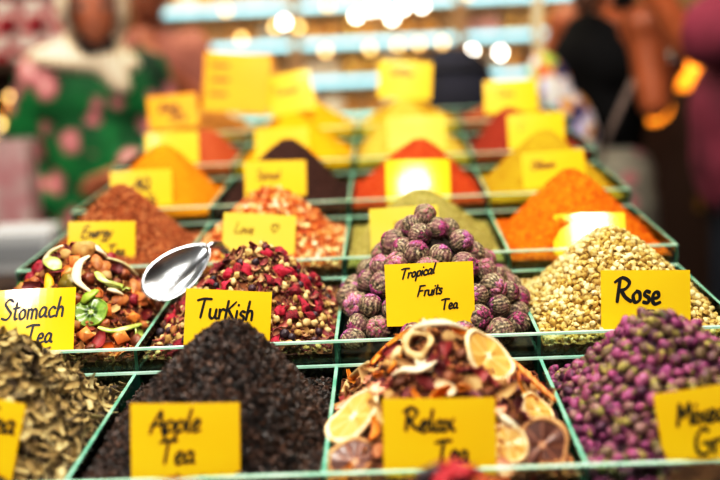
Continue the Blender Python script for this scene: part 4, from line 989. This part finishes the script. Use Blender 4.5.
# thin second strap slung across her back
mb = MB(); mb.tube(smooth_pts3([(.745, 2.04, .13), (.70, 2.02, .05), (.655, 2.01, -.05), (.625, 2.02, -.16)]), .014, 8, 0, .3)
tag(link('crossbody_strap', mb.mesh(True), M('taupe_strap', ['#6a5a54', '#8a7870'], scale=30, rough=.7)), 'taupe strap slung diagonally across the black top', 'strap')
# person in the maroon T-shirt
L3 = (1.00, 1.80, FL); Y3 = 262; S3 = 1.03
el3 = to_local(L3, Y3, S3, (.775, 1.72, .205)); wr3 = to_local(L3, Y3, S3, (.64, 1.70, .40))
mr, up, H_, hr, hc = person('m2', L3, Y3, SK2, dict(elL=(-.23, .03, 1.09), wrL=(-.25, .04, .84), elR=el3, wrR=wr3, hnR=(0, 0, 1), lean=(0, -.04), head=(0, -.04, 0), hrot=(.2, 0, 0)), S3)
tag(mr, 'person in a maroon T-shirt and dark jeans at right edge', 'person')
MAR = M('maroon_cloth', ['#6a2034', '#7a2c42', '#581a2c'], scale=5, rough=.85)
sh_ = [E_(up(1.10), (.185, .18, .17)), E_(up(1.28), (.195, .155, .15)), E_(up(1.37), (.175, .095, .06)), C_(up(1.08), up(.97), .175, .178)]
for sd, el in ((-1, (-.23, .03, 1.09)), (1, el3)): sh_ += [C_(up(1.35)+Vector((sd*.16, 0, 0)), (up(1.35)+Vector((sd*.16, 0, 0))).lerp(Vector(el), .72), .088, .085)]
blob_obj('t_shirt', sh_, MAR, mr, .014, 4)
trousers(mr, M('navy_denim', ['#0e1420', '#1a2434'], scale=60, rough=.85), 1.12)
short_hair(mr)
# =ENDPEOPLE=

# ------------------------------------------------------------ dark sack behind the top tray
ped = empty('rear_table', (.1, 1.78, FL)); tag(ped, 'dark wooden table behind the stepped display, carrying the navy sack', 'table')
mb = MB(); mb.box((-.55, -.32, 1.02), (.34, .32, 1.05)); link('table_top', mb.mesh(), M('table_wood', ['#3a2418', '#52352a'], 'wave', 5, .5), ped)
for sx in (-.5, .29):
    for sy in (-.27, .27): mb = MB(); mb.box((sx-.03, sy-.03, 0), (sx+.03, sy+.03, 1.02)); link('leg', mb.mesh(), M('table_wood', []), ped)
sk = empty('spice_sack', (.222, 1.72, FL+1.05)); sk.scale = (1.2, 1.2, 1.1); tag(sk, 'rounded navy blue sack standing behind the dark red heap', 'sack')
blob_obj('sack_body', [E_((0, 0, .12), (.098, .09, .105)), E_((.0, 0, .16), (.078, .075, .088)), E_((0, 0, .05), (.104, .10, .05))], M('navy_cloth', ['#0b0c1a', '#131528'], scale=20, rough=.85), sk, .01, 5)
mb = MB(); mb.tube([(.070*math.cos(a/16*6.283), .068*math.sin(a/16*6.283), .205) for a in range(17)], .005, 8); link('sack_tie', mb.mesh(True), M('navy_cloth2', ['#0a0a14', '#1a1a26'], rough=.8), sk)

# ------------------------------------------------------------ room shell
def struct(name, lo, hi, mat):
    mb = MB(); mb.box(lo, hi); o = link(name, mb.mesh(), mat); o['kind'] = 'structure'; return o
struct('floor', (-3, -2.5, FL-.05), (3, 4.6, FL), M('floor_tile', ['#4a4038', '#5c5048'], scale=3, rough=.4))
struct('ceiling', (-3, -2.5, 1.9), (3, 4.6, 1.95), M('ceiling_paint', ['#6a5a48', '#7a6a56'], scale=3, rough=.9))
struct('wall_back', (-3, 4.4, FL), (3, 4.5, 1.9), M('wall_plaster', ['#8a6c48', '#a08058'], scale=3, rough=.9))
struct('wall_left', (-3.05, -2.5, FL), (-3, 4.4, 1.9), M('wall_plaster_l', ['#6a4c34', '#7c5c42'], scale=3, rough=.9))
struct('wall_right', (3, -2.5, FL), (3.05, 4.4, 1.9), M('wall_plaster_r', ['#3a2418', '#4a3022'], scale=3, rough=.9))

# ------------------------------------------------------------ shelves at the back
CY = M('cyan_light_strip', ['#a8e4f4'], emit='#8fdcf2', es=1.25)
SHB = M('shelf_back_glow', ['#b08c5c', '#d8b888', '#c8a470'], scale=5, rough=.6, emit='#c09060', es=.18)  # warm lighting on the panel put in as weak emission
SHW = M('shelf_board', ['#8a6c4c', '#a88a64'], 'wave', 6, .5)
JB = [M('jar_amber', ['#c88a3c', '#e8b46c'], scale=20, rough=.2), M('jar_cream', ['#e8d8c0', '#fff4e0'], scale=20, rough=.25), M('jar_brown', ['#6a4028', '#8a5a3c'], scale=20, rough=.25),
      M('jar_gold', ['#d8a850', '#f0c878'], scale=20, rough=.15, metal=.6), M('jar_pink', ['#c8908a', '#e0b4ac'], scale=20, rough=.3), M('jar_grey', ['#8a8a84', '#b4b0a8'], scale=20, rough=.2)]
LIDM = M('jar_lid', ['#b08a4a', '#d8b878'], rough=.25, metal=.7)
def jar_mesh(kind):
    mb = MB()
    if kind == 0: mb.lathe([(.028, 0), (.033, .006), (.034, .07), (.027, .085), (.024, .09)], 16)
    elif kind == 1: mb.lathe([(.02, 0), (.038, .02), (.042, .05), (.03, .08), (.018, .09)], 16)
    else: mb.lathe([(.024, 0), (.026, .004), (.026, .08), (.012, .096), (.012, .112)], 16)
    return mb.mesh(True)
JM = [jar_mesh(k) for k in range(3)]
lm = MB(); lm.lathe([(.026, .088), (.027, .09), (.027, .102), (.018, .108)], 16); LM = lm.mesh(True)
def jar_proto(k, mat, label, grp):
    me = JM[k].copy(); o = link('glass_jar', me, mat)
    if k != 2:
        l2 = LM.copy(); link('lid', l2, LIDM, o)
    return tag(o, label, 'jar', grp)
def shelf_unit(x0, x1, y, zs, label, where, lit=None):
    root = empty('wall_shelf', (x0, y, FL)); tag(root, label, 'shelf')
    def part(nm_, lo, hi, mat):
        mb = MB(); mb.box((lo[0]-x0, lo[1]-y, lo[2]-FL), (hi[0]-x0, hi[1]-y, hi[2]-FL)); return link(nm_, mb.mesh(), mat, root)
    zt = max(zs)+.25
    part('back_panel', (x0, y+.20, FL), (x1, y+.22, zt), SHB)
    for x in (x0, x1): part('side_panel', (x-.012, y, FL), (x+.012, y+.22, zt), SHW)
    for i, z in enumerate(zs):
        part('shelf_board', (x0, y, z-.012), (x1, y+.2, z), SHW)
        if lit is None or i in lit: part('light_strip', (x0+.01, y-.012, z-.020), (x1-.01, y, z+.010), CY)
    words6 = ['lowest', 'second lowest', 'third', 'fourth', 'fifth', 'sixth', 'seventh', 'top']
    for i, z in enumerate(zs):
        grp = 'jars on the %s board of the %s' % (words6[i], where)
        pr = [jar_proto(random.choice((0, 1, 2)), random.choice(JB), 'small jar on the %s board of the %s' % (words6[i], where), grp) for _ in range(4)]
        n = int((x1-x0)/.092); 
        for k in range(n):
            src = pr[random.randrange(4)]; copy_of(src, (x0+.05+k*.092+random.uniform(-.008, .008), y+.09+random.uniform(-.03, .03), z+.0008), Quaternion(), random.uniform(.85, 1.15))
        for q in pr: kill(q)
ZS = [-.70, -.53, -.37, -.2, -.025, .15, .32]
shelf_unit(-1.0, -.36, 4.02, ZS, 'tall lit shelf of jars behind the largest yellow card', 'left back shelf')
shelf_unit(-.33, .40, 4.0, ZS, 'tall lit shelf of jars at the centre of the back wall', 'centre back shelf')
shelf_unit(.43, .98, 3.98, ZS, 'tall lit shelf of jars beside the black top', 'right back shelf')
# bare bulbs hanging in front of the shelves
def bulb(px, py, Y, kind, size=1.0):
    d = fw+rx*(px-360)/1000+ux*(240-py)/1000; t = (Y-CAM.y)/d.y; return CAM+d*t
BW = M('bulb_white', ['#ffffff'], emit='#fff4e4', es=22); BO = M('bulb_warm', ['#ffe0a0'], emit='#ffcc80', es=6)
CORD = M('black_cord', ['#141010'], rough=.6)
def bulb_proto(mat, label, grp, cord):
    o = empty('hanging_bulb', (0, 0, 0))
    mb = MB(); mb.lathe([(.0005, -.017), (.010, -.014), (.0155, -.004), (.0145, .006), (.008, .016), (.0065, .022)], 14); link('bulb_glass', mb.mesh(True), mat, o)
    mb = MB(); mb.lathe([(.008, .018), (.0085, .034), (.003, .038)], 12); link('socket', mb.mesh(True), CORD, o)
    mb = MB(); mb.tube([(0, 0, .036), (0, 0, cord)], .002, 6); link('cord', mb.mesh(True), CORD, o)
    return tag(o, label, 'bulb', grp)
# =BULBS=
WHITE = [(-.05, 3.6, .27), (.013, 3.6, .295), (.06, 3.6, .297), (.145, 3.6, .295), (.10, 3.6, .255), (.225, 3.6, .30), (-.35, 3.55, .26), (.43, 3.6, .10), (.55, 3.6, .09)]
WARM = [(-.19, 3.65, .13), (0, 3.65, .13), (.12, 3.65, .14), (.21, 3.65, .14), (.31, 3.65, .14), (-.17, 3.65, .32), (-.40, 3.65, .24), (-.30, 3.65, .235), (-.54, 3.6, .20), (.42, 3.62, .34), (-.6, 3.62, .32), (-.7, 3.62, .2)]
pw = bulb_proto(BW, 'bright white bulb hanging before the back shelves', 'bright white bulbs before the back shelves', 1.6)
def hang(src, p, sc, base):
    c = copy_of(src, p, Quaternion(), sc)
    for ch in c.children:
        if ch.name.startswith(('cord', 'chain')): ch.scale = (1, 1, (1.9-p[2])/sc/base)
for p in WHITE: hang(pw, p, .8, 1.6)
po = bulb_proto(BO, 'warm yellow bulb hanging before the back shelves', 'warm bulbs before the back shelves', 1.6)
for p in WARM: hang(po, p, .8, 1.6)
kill(pw); kill(po)

# ------------------------------------------------------------ left side shelving
ls = empty('side_shelf', (-1.58, 3.1, FL)); tag(ls, 'dark wooden shelf of packets and pots at far left', 'shelf')
DW = M('shelf_dark_wood', ['#2c1a12', '#46301f'], 'wave', 6, .5)
mb = MB(); mb.box((-.35, .3, 0), (.55, .33, 1.9)); link('back_panel', mb.mesh(), M('side_back', ['#4a3020', '#6a4a30'], scale=5, rough=.8), ls)
for x in (-.36, .54): mb = MB(); mb.box((x, 0, 0), (x+.03, .33, 1.9)); link('side_panel', mb.mesh(), DW, ls)
LZ = [.12, .45, .72, .99, 1.27, 1.6]
for z in LZ: mb = MB(); mb.box((-.35, 0, z-.03), (.55, .3, z)); link('shelf_board', mb.mesh(), DW, ls)
def packet(w, d, hh, mats, name='tea_packet'):
    mb = MB(); mb.box((-w/2, -d/2, 0), (w/2, d/2, hh)); o = link(name, mb.mesh(), mats[0]); bevel(o, .006)
    mb = MB(); mb.box((-w*.42, -d/2-.003, hh*.28), (w*.42, -d/2-.0005, hh*.72)); link('front_label', mb.mesh(), mats[1], o)
    return o
RW = M('red_packet', ['#7c1020', '#9c2030'], scale=9, rough=.35); WH = M('white_packet', ['#b8b0ac', '#ccc4c0'], scale=9, rough=.4)
pr = tag(packet(.065, .05, .13, (RW, WH)), 'red packet with white label on the far left shelf', 'packet', 'red packets on the far left shelf')
for z in (1.27, 1.6):
    for lay_ in range(2):
        for k in range(7): copy_of(pr, (-1.86+k*.112+.036*lay_, 3.2, FL+z+lay_*.131+.0008), Quaternion())
kill(pr)
pr = tag(packet(.065, .05, .13, (WH, RW)), 'white packet with red label on the far left shelf', 'packet', 'white packets on the far left shelf')
for z in (1.27, 1.6):
    for lay_ in range(2):
        for k in range(6): copy_of(pr, (-1.804+k*.112+.036*lay_, 3.2, FL+z+lay_*.131+.0008), Quaternion(), .7)
kill(pr)
GP = M('gold_pot', ['#c88a2c', '#f0c060'], scale=12, rough=.18, metal=.85)
def pot():
    mb = MB(); mb.lathe([(.03, 0), (.055, .02), (.06, .06), (.04, .10), (.045, .11)], 20); o = link('brass_pot', mb.mesh(True), GP)
    mb = MB(); mb.lathe([(.045, .11), (.03, .13), (.006, .14), (.008, .15)], 16); link('lid', mb.mesh(True), GP, o)
    mb = MB(); mb.tube(smooth_pts3([(.05, 0, .09), (.09, 0, .08), (.08, 0, .04), (.055, 0, .03)]), .005, 8); link('handle', mb.mesh(True), GP, o); return o
pr = tag(pot(), 'brass pot shining on the far left shelf', 'pot', 'brass pots on the far left shelf')
for z in (.45, .72, .99):
    for k in range(6): copy_of(pr, (-1.84+k*.135, 3.22, FL+z+.001), Quaternion((0, 0, 1), k), random.uniform(.80, .90))
kill(pr)
# bulbs among the pots
pb = bulb_proto(BO, 'small warm bulb hanging by the brass pots, far left', 'warm bulbs by the far left shelf', 1.0)
for p in [(-1.38, 3.0, -.05), (-1.27, 3.0, -.09), (-1.42, 3.0, -.11), (-1.22, 3.0, -.02), (-1.33, 3.0, .05), (-1.18, 2.2, -.12), (-1.10, 2.2, -.12)]: hang(pb, p, .7, 1.0)
kill(pb)
# low table at the left with a pale box and bags
lt = empty('side_table', (-1.0, 1.66, FL)); tag(lt, 'low dark table at left of the stall', 'table')
mb = MB(); mb.box((-.32, -.25, .82), (.32, .25, .86)); link('table_top', mb.mesh(), DW, lt)
for sx in (-.28, .28):
    for sy in (-.21, .21): mb = MB(); mb.box((sx-.025, sy-.025, 0), (sx+.025, sy+.025, .82)); link('leg', mb.mesh(), DW, lt)
bx = packet(.15, .10, .10, (M('pale_box', ['#a8acb0', '#bcc0c2'], scale=5, rough=.6), M('box_label', ['#8a8e92'], rough=.6)), 'paper_box'); bx.location = (-.80, 1.56, FL+.861); tag(bx, 'pale grey paper box on the low table at left', 'box')
bg = empty('paper_bag', (-.94, 1.76, FL+.861)); tag(bg, 'white and pink paper bag with handles on the low table', 'bag')
mb = MB(); mb.add([(-.1,-.05,0),(.1,-.05,0),(.1,.05,0),(-.1,.05,0),(-.11,-.035,.28),(.11,-.035,.28),(.11,.035,.28),(-.11,.035,.28)], [(0,3,2,1),(0,1,5,4),(1,2,6,5),(2,3,7,6),(3,0,4,7)])
link('bag_body', mb.mesh(), M('pink_bag', ['#b0a6a2', '#a8787c', '#c0b8b4'], scale=9, rough=.6), bg)
mb = MB(); mb.tube(smooth_pts3([(-.05, -.036, .27), (-.04, -.036, .35), (.04, -.036, .35), (.05, -.036, .27)]), .004, 6); link('handle', mb.mesh(True), WH, bg)

# ------------------------------------------------------------ right: glowing lanterns on a shelf, pale shelf goods
LAN = M('lantern_glass', ['#ffb040', '#ff7a10', '#ffe0a0'], scale=14, rough=.3, emit='#ff9a28', es=2.6)
def lantern(pz=0):
    o = empty('glowing_lantern', (0, 0, 0))
    mb = MB(); mb.lathe([(.03, -.075), (.07, -.045), (.085, 0), (.07, .045), (.03, .075)], 20); link('lantern_globe', mb.mesh(True), LAN, o)
    mb = MB(); mb.lathe([(.032, .072), (.036, .085), (.01, .11), (.004, .12)], 14); link('cap', mb.mesh(True), GP, o)
    mb = MB(); mb.tube([(0, 0, .118), (0, 0, (1.9-pz)/.85)], .003, 6); link('chain', mb.mesh(True), CORD, o); return o
for p, lb in [((1.14, 3.0, .03), 'glowing orange lantern hanging between the two right shoppers'), ((1.115, 3.3, -.13), 'lower glowing lantern by the maroon T-shirt')]:
    o = lantern(p[2]); o.scale = (.85, .85, .85); tag(o, lb, 'lantern'); o.location = p
rc = empty('dark_cabinet', (1.35, 3.5, FL)); tag(rc, 'dark wooden cabinet behind the right shoppers', 'cabinet')
mb = MB(); mb.box((-.5, 0, 0), (.7, .4, 1.0)); link('cabinet_body', mb.mesh(), DW, rc)
for k in range(2): mb = MB(); mb.box((-.46+k*.58, -.02, .08), (.06+k*.58, 0, .92)); dd_ = link('door', mb.mesh(), M('cab_door', ['#2a1810', '#3a2418'], 'wave', 5, .5), rc); mb = MB(); mb.box((0+k*.58, -.035, .5), (.03+k*.58, -.02, .56)); link('knob', mb.mesh(), GP, dd_)

# ------------------------------------------------------------ light
def area(name, loc, target, size, e, col, sy=None):
    L = bpy.data.lights.new(name, 'AREA'); L.energy = e; L.color = col; L.size = size
    if sy: L.shape = 'RECTANGLE'; L.size_y = sy
    o = bpy.data.objects.new(name, L); COL.objects.link(o); o.location = loc
    o.rotation_euler = (Vector(target)-Vector(loc)).to_track_quat('-Z', 'Y').to_euler(); return o
area('added_front_fill', (.10, -.42, 1.20), (.03, .30, 0), .30, 18.5, (1, .95, .86))  # unseen fill added to brighten the card fronts and give glare
area('stall_lamp_middle', (.1, .35, 1.25), (.0, .5, 0), .3, 10, (1, .94, .84))
area('stall_lamp_rear', (.0, 1.0, 1.25), (0, 1.05, 0), .35, 9, (1, .92, .78))
area('added_glare_light', (-.9, -.35, .70), (-.15, .2, 0), .16, 8, (1, .95, .9))  # unseen light added to throw glare on the Stomach Tea card
area('aisle_lamp_left', (-1.0, 1.0, 1.8), (-.9, 2.6, .1), .6, 42, (1, .9, .8))
area('aisle_lamp_right', (.9, .8, 1.8), (.85, 2.2, 0), .6, 34, (1, .9, .78))
area('shelf_lamp', (0, 3.0, 1.7), (0, 4.1, .1), 1.6, 75, (1, .86, .66), .4)
area('far_left_lamp', (-1.4, 2.2, 1.4), (-1.5, 3.2, -.1), .5, 30, (1, .88, .7))
w = bpy.data.worlds.new('world'); SC.world = w; w.use_nodes = True
w.node_tree.nodes['Background'].inputs[0].default_value = (1, .9, .8, 1); w.node_tree.nodes['Background'].inputs[1].default_value = .22
SC.view_settings.view_transform = 'Standard'; SC.view_settings.look = 'None'; SC.view_settings.exposure = 0.0; SC.view_settings.gamma = 1
SC.view_settings.use_curve_mapping = True
cm = SC.view_settings.curve_mapping; cc = cm.curves[3]
for x_, y_ in ((.06, .040), (.22, .195), (.50, .545), (.78, .86)): cc.points.new(x_, y_)
cm.update()
SC.cycles.max_bounces = 8; SC.cycles.transparent_max_bounces = 24; SC.cycles.caustics_reflective = False; SC.cycles.caustics_refractive = False
